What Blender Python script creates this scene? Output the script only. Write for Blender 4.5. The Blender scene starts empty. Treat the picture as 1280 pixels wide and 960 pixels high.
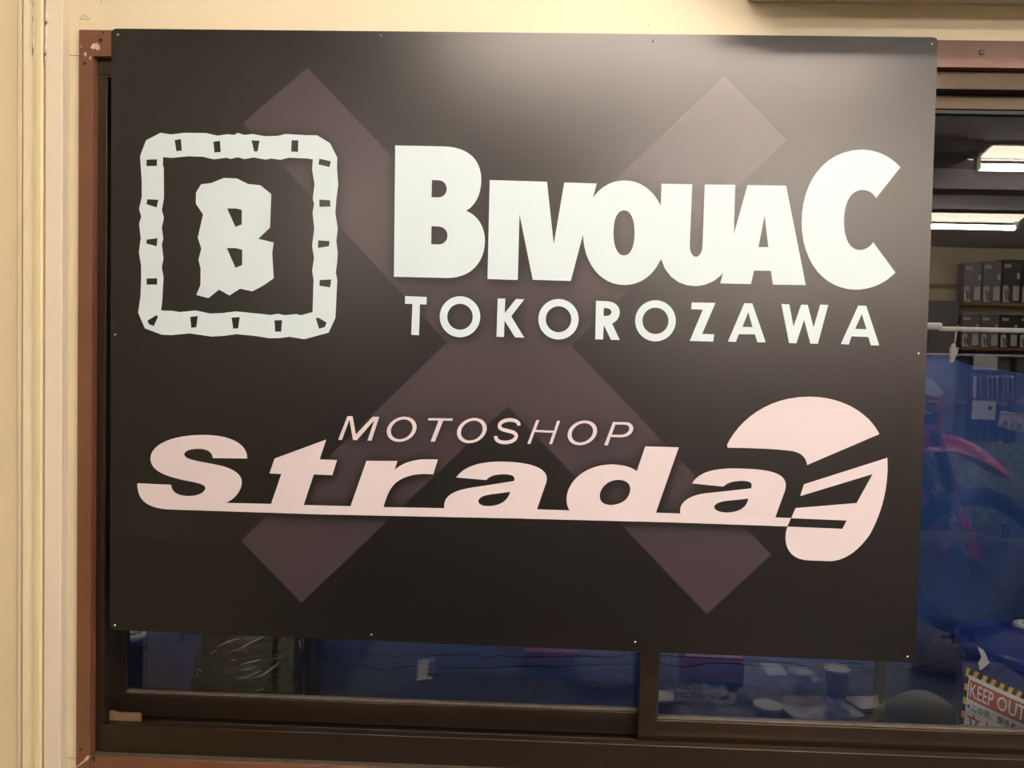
import bpy, bmesh, math, random
import numpy as np
from mathutils import Vector, Matrix, noise

random.seed(7)
scn = bpy.context.scene
C = scn.collection

# ------------------------------------------------------------------ camera
F = 985.0                                   # focal length in pixels of a 1280 px wide frame
CAM = Vector((0.0, -1.16, 1.5))
ROT = Matrix(((0.9992507, -0.02506893, 0.02948878),
              (0.03036838, 0.03546208, -0.99890951),
              (0.02399586, 0.99905655, 0.03619681)))
cd = bpy.data.cameras.new('camera')
cd.sensor_width = 36.0
cd.sensor_fit = 'HORIZONTAL'
cd.lens = F / 1280.0 * 36.0
cd.clip_start = 0.01
cam = bpy.data.objects.new('camera', cd)
C.objects.link(cam)
cam.matrix_world = Matrix.Translation(CAM) @ ROT.to_4x4()
scn.camera = cam

# ------------------------------------------------------------------ world (night outside) and exposure
w = bpy.data.worlds.new('night')
w.use_nodes = True
w.node_tree.nodes['Background'].inputs[0].default_value = (0.5, 0.55, 0.7, 1)
w.node_tree.nodes['Background'].inputs[1].default_value = 0.003
scn.world = w
vs = scn.view_settings
vs.view_transform = 'Standard'
vs.look = 'None'
vs.exposure = 0.0
vs.gamma = 1.0
vs.use_curve_mapping = False
TUBE = 90.0                                # radiance of the fluorescent tubes (built further down)
TUBE_COL = (1.0, 0.94, 0.86)

# ------------------------------------------------------------------ survey helpers
def ray(px, py):
    return ROT @ Vector(((px - 640) / F, -(py - 480) / F, -1.0))
def at(px, py, Y):
    """point in the plane y = Y that the photograph shows at px, py"""
    d = ray(px, py)
    return CAM + d * ((Y - CAM.y) / d.y)
def atz(px, py, z):
    d = ray(px, py)
    return CAM + d * ((z - CAM.z) / d.z)
YG = 0.04                                   # plane of the glass: things seen as reflections stand mirrored about it
def mir(v):
    return Vector((v[0], 2 * YG - v[1], v[2]))
def rz(px, py, z):
    """real place of something at height z whose reflection shows at px, py"""
    return mir(atz(px, py, z))
def ry(px, py, depth):
    """real place of something standing depth metres in front of the glass, from its reflection"""
    return mir(at(px, py, YG + depth))

# ------------------------------------------------------------------ materials
MATS = {}
def mat(name, col, rough=0.5, metal=0.0, spec=0.5, emit=0, ecol=None, var=0.0, vscale=8.0, bump=0.0, bscale=60.0,
        stretch=None, col2=None, coat=0.0, rvar=0.0):
    m = bpy.data.materials.new(name)
    m.use_nodes = True
    nt = m.node_tree
    b = nt.nodes['Principled BSDF']
    b.inputs['Base Color'].default_value = (*col, 1)
    b.inputs['Roughness'].default_value = rough
    b.inputs['Metallic'].default_value = metal
    b.inputs['Specular IOR Level'].default_value = spec
    b.inputs['Coat Weight'].default_value = coat
    b.inputs['Coat Roughness'].default_value = 0.15
    if emit:
        b.inputs['Emission Color'].default_value = (*(ecol or col), 1)
        b.inputs['Emission Strength'].default_value = emit
    if var or bump or rvar:
        tc = nt.nodes.new('ShaderNodeTexCoord')
        mp = nt.nodes.new('ShaderNodeMapping')
        if stretch:
            mp.inputs['Scale'].default_value = stretch
        nt.links.new(tc.outputs['Object'], mp.inputs['Vector'])
    if var:
        n = nt.nodes.new('ShaderNodeTexNoise')
        n.inputs['Scale'].default_value = vscale
        n.inputs['Detail'].default_value = 6
        n.inputs['Roughness'].default_value = 0.6
        nt.links.new(mp.outputs[0], n.inputs['Vector'])
        r = nt.nodes.new('ShaderNodeValToRGB')
        c2 = col2 or tuple(max(0, c * (1 - var)) for c in col)
        r.color_ramp.elements[0].color = (*c2, 1)
        r.color_ramp.elements[1].color = (*col, 1)
        r.color_ramp.elements[0].position = 0.32
        r.color_ramp.elements[1].position = 0.62
        nt.links.new(n.outputs[0], r.inputs[0])
        nt.links.new(r.outputs[0], b.inputs['Base Color'])
    if rvar:
        n2 = nt.nodes.new('ShaderNodeTexNoise')
        n2.inputs['Scale'].default_value = vscale * 0.7
        n2.inputs['Detail'].default_value = 4
        nt.links.new(mp.outputs[0], n2.inputs['Vector'])
        mr = nt.nodes.new('ShaderNodeMapRange')
        mr.inputs['From Min'].default_value = 0.3
        mr.inputs['From Max'].default_value = 0.7
        mr.inputs['To Min'].default_value = rough - rvar
        mr.inputs['To Max'].default_value = rough + rvar
        nt.links.new(n2.outputs[0], mr.inputs[0])
        nt.links.new(mr.outputs[0], b.inputs['Roughness'])
    if bump:
        n3 = nt.nodes.new('ShaderNodeTexNoise')
        n3.inputs['Scale'].default_value = bscale
        n3.inputs['Detail'].default_value = 5
        nt.links.new(mp.outputs[0], n3.inputs['Vector'])
        bp = nt.nodes.new('ShaderNodeBump')
        bp.inputs['Strength'].default_value = bump
        bp.inputs['Distance'].default_value = 0.01
        nt.links.new(n3.outputs[0], bp.inputs['Height'])
        nt.links.new(bp.outputs[0], b.inputs['Normal'])
    MATS[name] = m
    return m

mat('cream_paint', (0.76, 0.635, 0.44), 0.55, var=0.05, vscale=5, bump=0.02, bscale=180)
mat('cream_post', (0.80, 0.69, 0.50), 0.5, var=0.06, vscale=6, stretch=(4, 4, 0.6))
mat('pink_cream', (0.80, 0.68, 0.54), 0.45, var=0.04, vscale=6, stretch=(4, 4, 0.5))
mat('yellow_cream', (0.83, 0.71, 0.46), 0.38, var=0.06, vscale=9, stretch=(4, 4, 0.6))
mat('caulk', (0.70, 0.58, 0.50), 0.35, var=0.06, vscale=60)
mat('seam', (0.36, 0.27, 0.16), 0.7, var=0.2)
mat('brown_paint', (0.165, 0.064, 0.032), 0.36, spec=0.5, var=0.16, vscale=14, bump=0.05, bscale=90, rvar=0.06)
mat('brown_edge', (0.16, 0.06, 0.032), 0.35, var=0.2, vscale=20)
mat('bronze', (0.058, 0.038, 0.025), 0.29, metal=0.75, spec=0.5, var=0.05, vscale=25, stretch=(1, 1, 1), rvar=0.012)
mat('bronze_deep', (0.006, 0.004, 0.003), 0.45, var=0.2, vscale=25)
mat('bead', (0.12, 0.09, 0.065), 0.4, var=0.45, vscale=60)
mat('gasket', (0.006, 0.006, 0.006), 0.6)
mat('tan_plastic', (0.18, 0.105, 0.055), 0.42, var=0.2, vscale=60)
mat('board_black', (0.0036, 0.0032, 0.0030), 0.325, spec=0.66, var=0.12, vscale=3, rvar=0.02)
mat('board_edge', (0.03, 0.03, 0.03), 0.4)
mat('print_white', (0.63, 0.71, 0.735), 0.55, spec=0.25)
mat('print_pink', (0.69, 0.58, 0.59), 0.55, spec=0.25)
mat('screw_steel', (0.62, 0.58, 0.54), 0.22, metal=1.0)
mat('screw_dark', (0.02, 0.015, 0.01), 0.5)
mat('chip', (0.62, 0.47, 0.38), 0.7, var=0.4, vscale=200)
mat('hole', (0.02, 0.012, 0.008), 0.8)
mat('tarp_blue', (0.034, 0.095, 0.33), 0.42, var=0.3, vscale=5, bump=0.25, bscale=26)
mat('navy_cloth', (0.008, 0.014, 0.06), 0.7, var=0.3, vscale=9)
mat('outer_wall', (0.42, 0.31, 0.25), 0.8, var=0.2, vscale=9)
mat('concrete', (0.22, 0.21, 0.2), 0.8, var=0.3, vscale=12)
mat('pail_blue', (0.022, 0.052, 0.30), 0.3, spec=0.6, var=0.15, vscale=14, coat=0.3)
mat('cap_white', (0.72, 0.66, 0.6), 0.4)
mat('cap_inner', (0.35, 0.27, 0.22), 0.5)
mat('cable_black', (0.003, 0.004, 0.010), 0.8, spec=0.05)
mat('pole_white', (0.72, 0.62, 0.54), 0.4)
mat('pin_plastic', (0.55, 0.46, 0.38), 0.4)
mat('rail_grey', (0.32, 0.29, 0.3), 0.35, metal=0.5)
mat('sign_white', (0.86, 0.80, 0.74), 0.42)
mat('sign_red', (0.50, 0.055, 0.035), 0.4, var=0.5, vscale=9, col2=(0.55, 0.13, 0.05))
mat('sign_red_text', (0.55, 0.03, 0.04), 0.4)
mat('sign_yellow', (0.78, 0.45, 0.06), 0.42)
mat('sign_black', (0.008, 0.008, 0.008), 0.42)
mat('wood_shelf', (0.42, 0.17, 0.06), 0.5, var=0.3, vscale=12)
mat('bench_wood', (0.24, 0.16, 0.09), 0.7, var=0.3, vscale=10)
mat('ceiling_board', (0.72, 0.68, 0.70), 0.7, var=0.08, vscale=10)
mat('beam', (0.24, 0.21, 0.215), 0.6, var=0.1)
mat('floor_vinyl', (0.055, 0.05, 0.048), 0.5, var=0.3, vscale=6)
mat('hood_glow', (0.9, 0.87, 0.8), 0.5, emit=10.0, ecol=(1.0, 0.88, 0.68))  # added glow on the hood faces, standing in for tube light on them
mat('lamp_white', (0.85, 0.82, 0.76), 0.35)
mat('tube_glow', (1, 1, 1), 0.4, emit=TUBE, ecol=TUBE_COL)
mat('ac_plastic', (0.72, 0.66, 0.52), 0.45, var=0.05)
mat('ac_dark', (0.06, 0.05, 0.04), 0.5)
mat('box_black', (0.03, 0.028, 0.03), 0.4, var=0.2)
mat('box_grey', (0.20, 0.18, 0.19), 0.35, var=0.1)
mat('box_print', (0.72, 0.68, 0.66), 0.5)
mat('paper', (0.75, 0.72, 0.72), 0.6, var=0.06)
mat('paper_cup', (0.85, 0.80, 0.74), 0.5)
mat('cup_side', (0.34, 0.33, 0.36), 0.5)
mat('bottle_dark', (0.03, 0.035, 0.05), 0.25)
mat('steel', (0.6, 0.6, 0.62), 0.2, metal=1.0)
mat('plate_tan', (0.66, 0.52, 0.40), 0.5, var=0.08)
mat('ink', (0.02, 0.018, 0.018), 0.5)
mat('red_plastic', (0.55, 0.025, 0.06), 0.22, coat=0.5)
mat('red_card', (0.62, 0.10, 0.11), 0.4, var=0.3, vscale=18, col2=(0.45, 0.05, 0.08))
mat('black_rubber', (0.012, 0.012, 0.013), 0.6, bump=0.3, bscale=60)
mat('dark_plastic', (0.02, 0.02, 0.024), 0.3)
mat('gold_fork', (0.45, 0.30, 0.10), 0.25, metal=0.9)
mat('grey_metal', (0.3, 0.3, 0.32), 0.35, metal=0.8)
mat('number_panel', (0.66, 0.62, 0.64), 0.35)
mat('yellow_cloth', (0.56, 0.43, 0.10), 0.7, var=0.15, vscale=9)
mat('olive_cloth', (0.62, 0.64, 0.48), 0.85, var=0.18, vscale=8)
mat('mauve_cloth', (0.38, 0.28, 0.30), 0.85, var=0.2, vscale=10)
mat('table_dark', (0.03, 0.033, 0.05), 0.5, var=0.2, vscale=6)
mat('leg_metal', (0.2, 0.2, 0.2), 0.4, metal=0.7)
mat('door_olive', (0.34, 0.31, 0.23), 0.5, var=0.06)
mat('door_frame', (0.40, 0.36, 0.27), 0.5, var=0.06)
mat('door_dark', (0.09, 0.075, 0.07), 0.5, var=0.2)
mat('cabinet_grey', (0.17, 0.155, 0.17), 0.45, var=0.1)

def black_film():
    m = bpy.data.materials.new('black_film'); m.use_nodes = True
    nt = m.node_tree; b = nt.nodes['Principled BSDF']
    b.inputs['Base Color'].default_value = (0.01, 0.009, 0.008, 1)
    b.inputs['Roughness'].default_value = 0.17
    b.inputs['Specular IOR Level'].default_value = 0.6
    tc = nt.nodes.new('ShaderNodeTexCoord'); mp = nt.nodes.new('ShaderNodeMapping')
    mp.inputs['Rotation'].default_value = (0, math.radians(28), 0)
    mp.inputs['Scale'].default_value = (5, 5, 26)
    n = nt.nodes.new('ShaderNodeTexNoise'); n.inputs['Scale'].default_value = 1.6; n.inputs['Detail'].default_value = 4
    bp = nt.nodes.new('ShaderNodeBump'); bp.inputs['Strength'].default_value = 0.9; bp.inputs['Distance'].default_value = 0.02
    nt.links.new(tc.outputs['Object'], mp.inputs[0]); nt.links.new(mp.outputs[0], n.inputs['Vector'])
    nt.links.new(n.outputs[0], bp.inputs['Height']); nt.links.new(bp.outputs[0], b.inputs['Normal'])
    MATS['black_film'] = m
black_film()

def glass_mats():
    m = bpy.data.materials.new('window_glass'); m.use_nodes = True
    nt = m.node_tree; nt.nodes.clear()
    o = nt.nodes.new('ShaderNodeOutputMaterial'); mx = nt.nodes.new('ShaderNodeMixShader')
    t = nt.nodes.new('ShaderNodeBsdfTransparent'); t.inputs[0].default_value = (0.93, 0.95, 0.96, 1)
    g = nt.nodes.new('ShaderNodeBsdfGlossy'); g.inputs['Roughness'].default_value = 0.0
    f = nt.nodes.new('ShaderNodeFresnel'); f.inputs[0].default_value = 1.97
    nt.links.new(f.outputs[0], mx.inputs[0]); nt.links.new(t.outputs[0], mx.inputs[1]); nt.links.new(g.outputs[0], mx.inputs[2])
    nt.links.new(mx.outputs[0], o.inputs[0]); MATS['window_glass'] = m
    m = bpy.data.materials.new('glass_clear'); m.use_nodes = True
    nt = m.node_tree; nt.nodes.clear()
    o = nt.nodes.new('ShaderNodeOutputMaterial')
    t = nt.nodes.new('ShaderNodeBsdfTransparent'); t.inputs[0].default_value = (0.97, 0.98, 0.98, 1)
    nt.links.new(t.outputs[0], o.inputs[0]); MATS['glass_clear'] = m
    m = bpy.data.materials.new('clear_plastic'); m.use_nodes = True
    nt = m.node_tree; nt.nodes.clear()
    o = nt.nodes.new('ShaderNodeOutputMaterial'); mx = nt.nodes.new('ShaderNodeMixShader')
    t = nt.nodes.new('ShaderNodeBsdfTransparent'); t.inputs[0].default_value = (0.9, 0.9, 0.9, 1)
    g = nt.nodes.new('ShaderNodeBsdfPrincipled'); g.inputs['Base Color'].default_value = (0.6, 0.58, 0.56, 1); g.inputs['Roughness'].default_value = 0.08
    g.inputs['Specular IOR Level'].default_value = 1.0
    mx.inputs[0].default_value = 0.5
    nt.links.new(t.outputs[0], mx.inputs[1]); nt.links.new(g.outputs[0], mx.inputs[2])
    nt.links.new(mx.outputs[0], o.inputs[0]); MATS['clear_plastic'] = m
glass_mats()

def cross_mat():
    m = bpy.data.materials.new('cross_print'); m.use_nodes = True
    nt = m.node_tree; b = nt.nodes['Principled BSDF']
    b.inputs['Roughness'].default_value = 0.325; b.inputs['Specular IOR Level'].default_value = 0.66; b.inputs['Specular Tint'].default_value = (1.0, 0.90, 0.86, 1)
    a = nt.nodes.new('ShaderNodeAttribute'); a.attribute_name = 'ink'
    mx = nt.nodes.new('ShaderNodeMix'); mx.data_type = 'RGBA'
    mx.inputs['A'].default_value = (0.0048, 0.0042, 0.0038, 1)
    mx.inputs['B'].default_value = (0.042, 0.029, 0.034, 1)
    nt.links.new(a.outputs['Fac'], mx.inputs['Factor'])
    nt.links.new(mx.outputs['Result'], b.inputs['Base Color'])
    MATS['cross_print'] = m
cross_mat()
MATS['board_black'].node_tree.nodes['Principled BSDF'].inputs['Specular Tint'].default_value = (1.0, 0.90, 0.86, 1)

def poster_mat():
    m = bpy.data.materials.new('landscape_print'); m.use_nodes = True
    nt = m.node_tree; b = nt.nodes['Principled BSDF']; b.inputs['Roughness'].default_value = 0.5
    tc = nt.nodes.new('ShaderNodeTexCoord')
    v = nt.nodes.new('ShaderNodeTexVoronoi'); v.inputs['Scale'].default_value = 16
    n = nt.nodes.new('ShaderNodeTexNoise'); n.inputs['Scale'].default_value = 22; n.inputs['Detail'].default_value = 8
    n2 = nt.nodes.new('ShaderNodeTexNoise'); n2.inputs['Scale'].default_value = 3.2
    for q in (v, n, n2): nt.links.new(tc.outputs['Object'], q.inputs['Vector'])
    r1 = nt.nodes.new('ShaderNodeValToRGB'); r1.color_ramp.elements[0].color = (0.75, 0.75, 0.72, 1); r1.color_ramp.elements[1].color = (0.12, 0.12, 0.14, 1)
    r1.color_ramp.elements[1].position = 0.7
    r2 = nt.nodes.new('ShaderNodeValToRGB'); r2.color_ramp.elements[0].color = (0.02, 0.06, 0.03, 1); r2.color_ramp.elements[1].color = (0.42, 0.55, 0.30, 1)
    r2.color_ramp.elements[0].position = 0.3; r2.color_ramp.elements[1].position = 0.7
    nt.links.new(v.outputs['Distance'], r1.inputs[0]); nt.links.new(n.outputs[0], r2.inputs[0])
    sx = nt.nodes.new('ShaderNodeSeparateXYZ'); nt.links.new(tc.outputs['Object'], sx.inputs[0])
    ad = nt.nodes.new('ShaderNodeMath'); ad.operation = 'ADD'
    nt.links.new(sx.outputs['X'], ad.inputs[0])
    sc = nt.nodes.new('ShaderNodeMath'); sc.operation = 'MULTIPLY_ADD'; sc.inputs[1].default_value = 0.5; sc.inputs[2].default_value = -0.25
    nt.links.new(n2.outputs[0], sc.inputs[0]); nt.links.new(sc.outputs[0], ad.inputs[1])
    st = nt.nodes.new('ShaderNodeMath'); st.operation = 'GREATER_THAN'; st.inputs[1].default_value = -0.05
    nt.links.new(ad.outputs[0], st.inputs[0])
    mx = nt.nodes.new('ShaderNodeMix'); mx.data_type = 'RGBA'
    nt.links.new(st.outputs[0], mx.inputs['Factor']); nt.links.new(r1.outputs[0], mx.inputs['A']); nt.links.new(r2.outputs[0], mx.inputs['B'])
    nt.links.new(mx.outputs['Result'], b.inputs['Base Color']); MATS['landscape_print'] = m
poster_mat()

# ------------------------------------------------------------------ mesh helpers
class MB:
    """collects shapes; build() links them as ONE mesh object"""
    def __init__(s): s.v = []; s.f = []
    def add(s, v, f):
        k = len(s.v); s.v += [tuple(p) for p in v]; s.f += [tuple(i + k for i in q) for q in f]; return s
    def box(s, x0, x1, y0, y1, z0, z1):
        v = [(x, y, z) for z in (z0, z1) for y in (y0, y1) for x in (x0, x1)]
        return s.add(v, [(0, 2, 3, 1), (4, 5, 7, 6), (0, 1, 5, 4), (2, 6, 7, 3), (0, 4, 6, 2), (1, 3, 7, 5)])
    def hexa(s, a, b):
        """prism between two loops of equal length"""
        n = len(a); f = [tuple(range(n))[::-1], tuple(range(n, 2 * n))]
        f += [(i, (i + 1) % n, n + (i + 1) % n, n + i) for i in range(n)]
        return s.add(list(a) + list(b), f)
    def slab(s, pts, d):
        """polygon pts thickened along vector d"""
        return s.hexa([Vector(p) for p in pts], [Vector(p) + Vector(d) for p in pts])
    def lathe(s, prof, c, n=28, caps=True, axis='Z'):
        v = []; f = []
        for r, z in prof:
            for i in range(n):
                a = 2 * math.pi * i / n
                p = (r * math.cos(a), r * math.sin(a), z)
                if axis == 'X': p = (p[2], p[0], p[1])
                if axis == 'Y': p = (p[1], p[2], p[0])
                v.append((c[0] + p[0], c[1] + p[1], c[2] + p[2]))
        m = len(prof)
        for j in range(m - 1):
            for i in range(n):
                f.append((j * n + i, j * n + (i + 1) % n, (j + 1) * n + (i + 1) % n, (j + 1) * n + i))
        if caps:
            f.append(tuple(range(n))[::-1]); f.append(tuple(range((m - 1) * n, m * n)))
        return s.add(v, f)
    def tube(s, pts, r, n=10, radii=None):
        pts = [Vector(p) for p in pts]; v = []; f = []; m = len(pts)
        up = Vector((0, 0, 1))
        for j, p in enumerate(pts):
            t = (pts[min(j + 1, m - 1)] - pts[max(j - 1, 0)]).normalized()
            u = t.cross(up)
            if u.length < 1e-3: u = t.cross(Vector((0, 1, 0)))
            u.normalize(); k = u.cross(t)
            R = radii[j] if radii else r
            for i in range(n):
                a = 2 * math.pi * i / n
                v.append(p + (u * math.cos(a) + k * math.sin(a)) * R)
        for j in range(m - 1):
            for i in range(n):
                f.append((j * n + i, j * n + (i + 1) % n, (j + 1) * n + (i + 1) % n, (j + 1) * n + i))
        f.append(tuple(range(n))[::-1]); f.append(tuple(range((m - 1) * n, m * n)))
        return s.add(v, f)
    def grid(s, fn, nu, nv):
        v = [fn(i / nu, j / nv) for j in range(nv + 1) for i in range(nu + 1)]
        f = [(j * (nu + 1) + i, j * (nu + 1) + i + 1, (j + 1) * (nu + 1) + i + 1, (j + 1) * (nu + 1) + i) for j in range(nv) for i in range(nu)]
        return s.add(v, f)
    def blob(s, c, r, n=20, m=12, amp=0.0, freq=6.0, flat=None):
        c = Vector(c); v = []; f = []
        for j in range(m + 1):
            th = math.pi * j / m
            for i in range(n):
                a = 2 * math.pi * i / n
                d = Vector((math.sin(th) * math.cos(a), math.sin(th) * math.sin(a), math.cos(th)))
                k = 1 + amp * noise.noise(d * freq + c * 9)
                p = Vector((d.x * r[0], d.y * r[1], d.z * r[2])) * k
                if flat is not None and p.z < flat: p.z = flat
                v.append(c + p)
        for j in range(m):
            for i in range(n):
                f.append((j * n + i, (j + 1) * n + i, (j + 1) * n + (i + 1) % n, j * n + (i + 1) % n))
        return s.add(v, f)
    def build(s, name, material, parent=None, bevel=0, smooth=False, solid=0, mirror=False, org=None):
        v = [Vector(p) for p in s.v]; f = s.f
        if mirror:
            v = [mir(p) for p in v]; f = [q[::-1] for q in f]
        me = bpy.data.meshes.new(name)
        pl = parent_loc(parent) if parent else (Vector(org) if org is not None else Vector((0, 0, 0)))
        me.from_pydata([p - pl for p in v], [], f)
        bm = bmesh.new(); bm.from_mesh(me)
        bmesh.ops.recalc_face_normals(bm, faces=bm.faces[:])
        bm.to_mesh(me); bm.free()
        if smooth:
            for p in me.polygons: p.use_smooth = True
        me.materials.append(MATS[material])
        o = bpy.data.objects.new(name, me); C.objects.link(o)
        if parent: o.parent = parent
        else: o.location = pl
        if smooth and smooth != 'all':
            try:
                me.set_sharp_from_angle(angle=math.radians(40))
            except Exception: pass
        if solid:
            md = o.modifiers.new('thickness', 'SOLIDIFY'); md.thickness = solid; md.offset = 0
        if bevel:
            md = o.modifiers.new('bevel', 'BEVEL'); md.width = bevel; md.segments = 2; md.limit_method = 'ANGLE'
            md.harden_normals = False
        return o
def parent_loc(p):
    l = Vector((0, 0, 0))
    while p: l += p.location; p = p.parent
    return l
def tag(o, label=None, cat=None, group=None, kind=None):
    if label: o['label'] = label
    if cat: o['category'] = cat
    if group: o['group'] = group
    if kind: o['kind'] = kind
    return o
def thing(name, label, cat, loc=(0, 0, 0), group=None, kind=None):
    o = bpy.data.objects.new(name, None); C.objects.link(o); o.location = loc; o.empty_display_size = 0.05
    return tag(o, label, cat, group, kind)
def struct(o, label, cat): return tag(o, label, cat, None, 'structure')

# ------------------------------------------------------------------ the room shell
CEIL = 2.48
x_left = at(24, 480, 0).x                       # corner with the left wall
y_back = rz(1180, 309, CEIL).y                  # far wall of the shop, from its reflection
YT = -0.008                                     # front of the brown trim
YF = 0.006                                      # front of the bronze window frame
tx0 = at(97.0, 480, YT).x                       # trim outer / inner edges
tx1 = at(114.5, 480, YT).x
tz1 = at(640, 43.5, YT).z
tz0 = at(1226, 84.5, YT).z
bz1 = at(300, 953.0, YT).z
bz0 = bz1 - 0.045
WR = 1.42                                       # right end of the window
XR, XL2 = 4.6, -2.4

b = MB()
b.box(x_left - 0.12, tx0 + 0.004, 0, 0.11, 0, CEIL)
b.box(WR + 0.02, XR, 0, 0.11, 0, CEIL)
b.box(tx0 + 0.004, WR + 0.02, 0, 0.11, tz1 - 0.004, CEIL)
b.box(tx0 + 0.004, WR + 0.02, 0, 0.11, 0, bz0 + 0.004)
wall = b.build('wall_window', 'cream_paint')
struct(wall, 'cream painted wall around the window', 'wall')
za = at(90, 69.3, -0.0006).z; zb = at(90, 948, -0.0006).z
for z in (za, zb):
    MB().box(at(81, 69, 0).x, tx0 - 0.0005, -0.0006, 0.004, z - 0.0004, z + 0.0004).build('panel_seam', 'seam', wall)
# scuff mark and specks on the wall
def flat_patch(px_pts, Y, name, m, parent, th=0.0006):
    return MB().slab([at(px, py, Y) for px, py in px_pts], (0, th, 0)).build(name, m, parent)
flat_patch([(99, 23.5), (101.5, 20.3), (103.5, 18.2), (106, 19), (110, 21), (112.4, 23.6), (109, 21.9), (105, 20.2), (102.8, 20.6), (100.5, 23)], -0.0005, 'scuff_mark', 'chip', wall)
flat_patch([(99, 23.8), (112, 24.0), (112, 24.5), (99, 24.3)], -0.0005, 'scuff_mark', 'seam', wall)
flat_patch([(83.8, 10), (85, 10), (85, 11.2), (83.8, 11.2)], -0.0005, 'scuff_mark', 'seam', wall)
flat_patch([(126, 1), (126.8, 1), (126.4, 5.5)], -0.0005, 'scuff_mark', 'seam', wall)
flat_patch([(810, 30), (811.5, 30), (811.3, 31.4), (810.2, 31.4)], -0.0005, 'scuff_mark', 'seam', wall)

o = MB().box(x_left - 0.12, x_left, -0.14, -0.0, 0, CEIL).build('wall_left', 'cream_paint')
struct(o, 'cream side wall at the left edge', 'wall')
dr = MB().box(x_left - 0.12, x_left - 0.004, -1.06, -0.14, 0, CEIL).build('door_1', 'door_olive')  # added in place of cream wall, to dim its reflection
struct(dr, 'added olive door panel darkening the left side wall', 'door')
MB().box(x_left - 0.006, x_left - 0.002, -0.93, -0.27, 0.12, 1.95).build('panel', 'door_olive', dr, bevel=0.0015)
MB().box(x_left - 0.004, x_left + 0.03, -0.99, -0.965, 0.95, 1.08).build('handle', 'rail_grey', dr, bevel=0.003)
o = MB().box(x_left - 0.13, x_left + 0.012, -1.22, -1.06, 0, CEIL).build('trim_6', 'door_frame', bevel=0.003)
struct(o, 'olive end casing of the left side wall', 'trim')
o = MB().box(XL2 - 0.1, XL2, y_back, -1.2, 0, CEIL).build('wall_left_far', 'door_dark')
struct(o, 'dark side wall of the shop beyond the opening', 'wall')
o = MB().box(XL2 - 0.1, x_left - 0.12, -1.22, -1.12, 0, CEIL).build('wall_return', 'cream_paint')
struct(o, 'cream return wall beside the opening', 'wall')
o = MB().box(XL2 - 0.1, XR + 0.1, y_back - 0.1, y_back, 0, CEIL).build('wall_back', 'cream_paint')
struct(o, 'cream far wall of the shop', 'wall')
o = MB().box(XR, XR + 0.1, y_back, 0.11, 0, CEIL).build('wall_right', 'cream_paint')
struct(o, 'cream right side wall of the shop', 'wall')
o = MB().box(XL2 - 0.1, XR + 0.1, y_back - 0.1, 0.11, -0.1, 0).build('floor', 'floor_vinyl')
struct(o, 'grey vinyl floor of the shop', 'floor')
o = MB().box(XL2 - 0.1, XR + 0.1, y_back - 0.1, 0.11, CEIL, CEIL + 0.1).build('ceiling', 'ceiling_board')
struct(o, 'pale board ceiling of the shop', 'ceiling')
# ceiling beams seen in the glass
yb1 = rz(1170, 236, CEIL - 0.10).y
o = MB().box(XL2, XR, yb1 - 0.14, yb1, CEIL - 0.10, CEIL).build('trim_7', 'beam', bevel=0.004)
struct(o, 'dark ceiling beam across the shop', 'beam')
yb2 = rz(1170, 189, CEIL - 0.05).y
o = MB().box(XL2, rz(1210, 209, CEIL - 0.085).x, yb2 - 0.30, yb2, CEIL - 0.05, CEIL).build('trim_8', 'beam', bevel=0.004)
struct(o, 'flat dark ceiling panel across the shop', 'beam')
zr = ry(1180, 358, -y_back + YG).z
o = MB().box(XL2, XR, y_back, y_back + 0.03, zr - 0.018, zr + 0.018).build('trim_9', 'seam')
struct(o, 'brown picture rail on the far wall', 'trim')

# corner post casing at the left of the window
def xp(px, Y): return at(px, 480, Y).x
o = MB().box(xp(28, -.012), xp(80, -.012), -0.012, 0.0, 0, CEIL).build('trim_1', 'cream_post', bevel=0.0015)
struct(o, 'cream corner post casing left of the window', 'trim')
MB().box(xp(55.5, -.022), xp(77, -.022), -0.022, -0.010, 0, CEIL).build('cover_strip', 'pink_cream', o, bevel=0.0015)
ptsb = []
bm_ = MB()
prof = [(xp(40.2, -.014) , -0.011), (xp(41, -.018), -0.0175), (xp(45, -.021), -0.0205), (xp(50, -.022), -0.022), (xp(52.5, -.021), -0.0195), (xp(55, -.016), -0.011)]
bm_.hexa([(x, y, 0) for x, y in prof], [(x, y, CEIL) for x, y in prof]).build('bead_strip', 'yellow_cream', o)
for a0, a1 in ((23.0, 24.6), (25.2, 27.4)):
    MB().box(xp(a0, -.004), xp(a1, -.004), -0.006, 0.0, 0, CEIL).build('joint_strip', 'pink_cream', o, bevel=0.0008)
MB().box(xp(24.6, -.001), xp(25.2, -.001), -0.0022, 0.0, 0, CEIL).build('joint_gap', 'seam', o)
# sealant runs near the top
for px, yend, wd, Y in ((41.8, 70, 2.4, -0.0165), (58.4, 78, 3.2, -0.0215)):
    pts, rad = [], []
    for k in range(22):
        yy = -40 + (yend + 40) * k / 21
        pts.append(at(px + 0.2 * math.sin(k * 0.9) + (2.2 if px > 50 else 0) * (-0.5 + k / 21) * -1, yy, Y))
        rad.append(0.00075 * wd * (0.85 + 0.04 * noise.noise(Vector((px, k * 0.35, 0)))) * (1 if k < 19 else 1.25 if k < 21 else 0.5))
    MB().tube(pts, 0.002, 8, rad).build('sealant_run', 'caulk', o, smooth='all')

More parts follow.
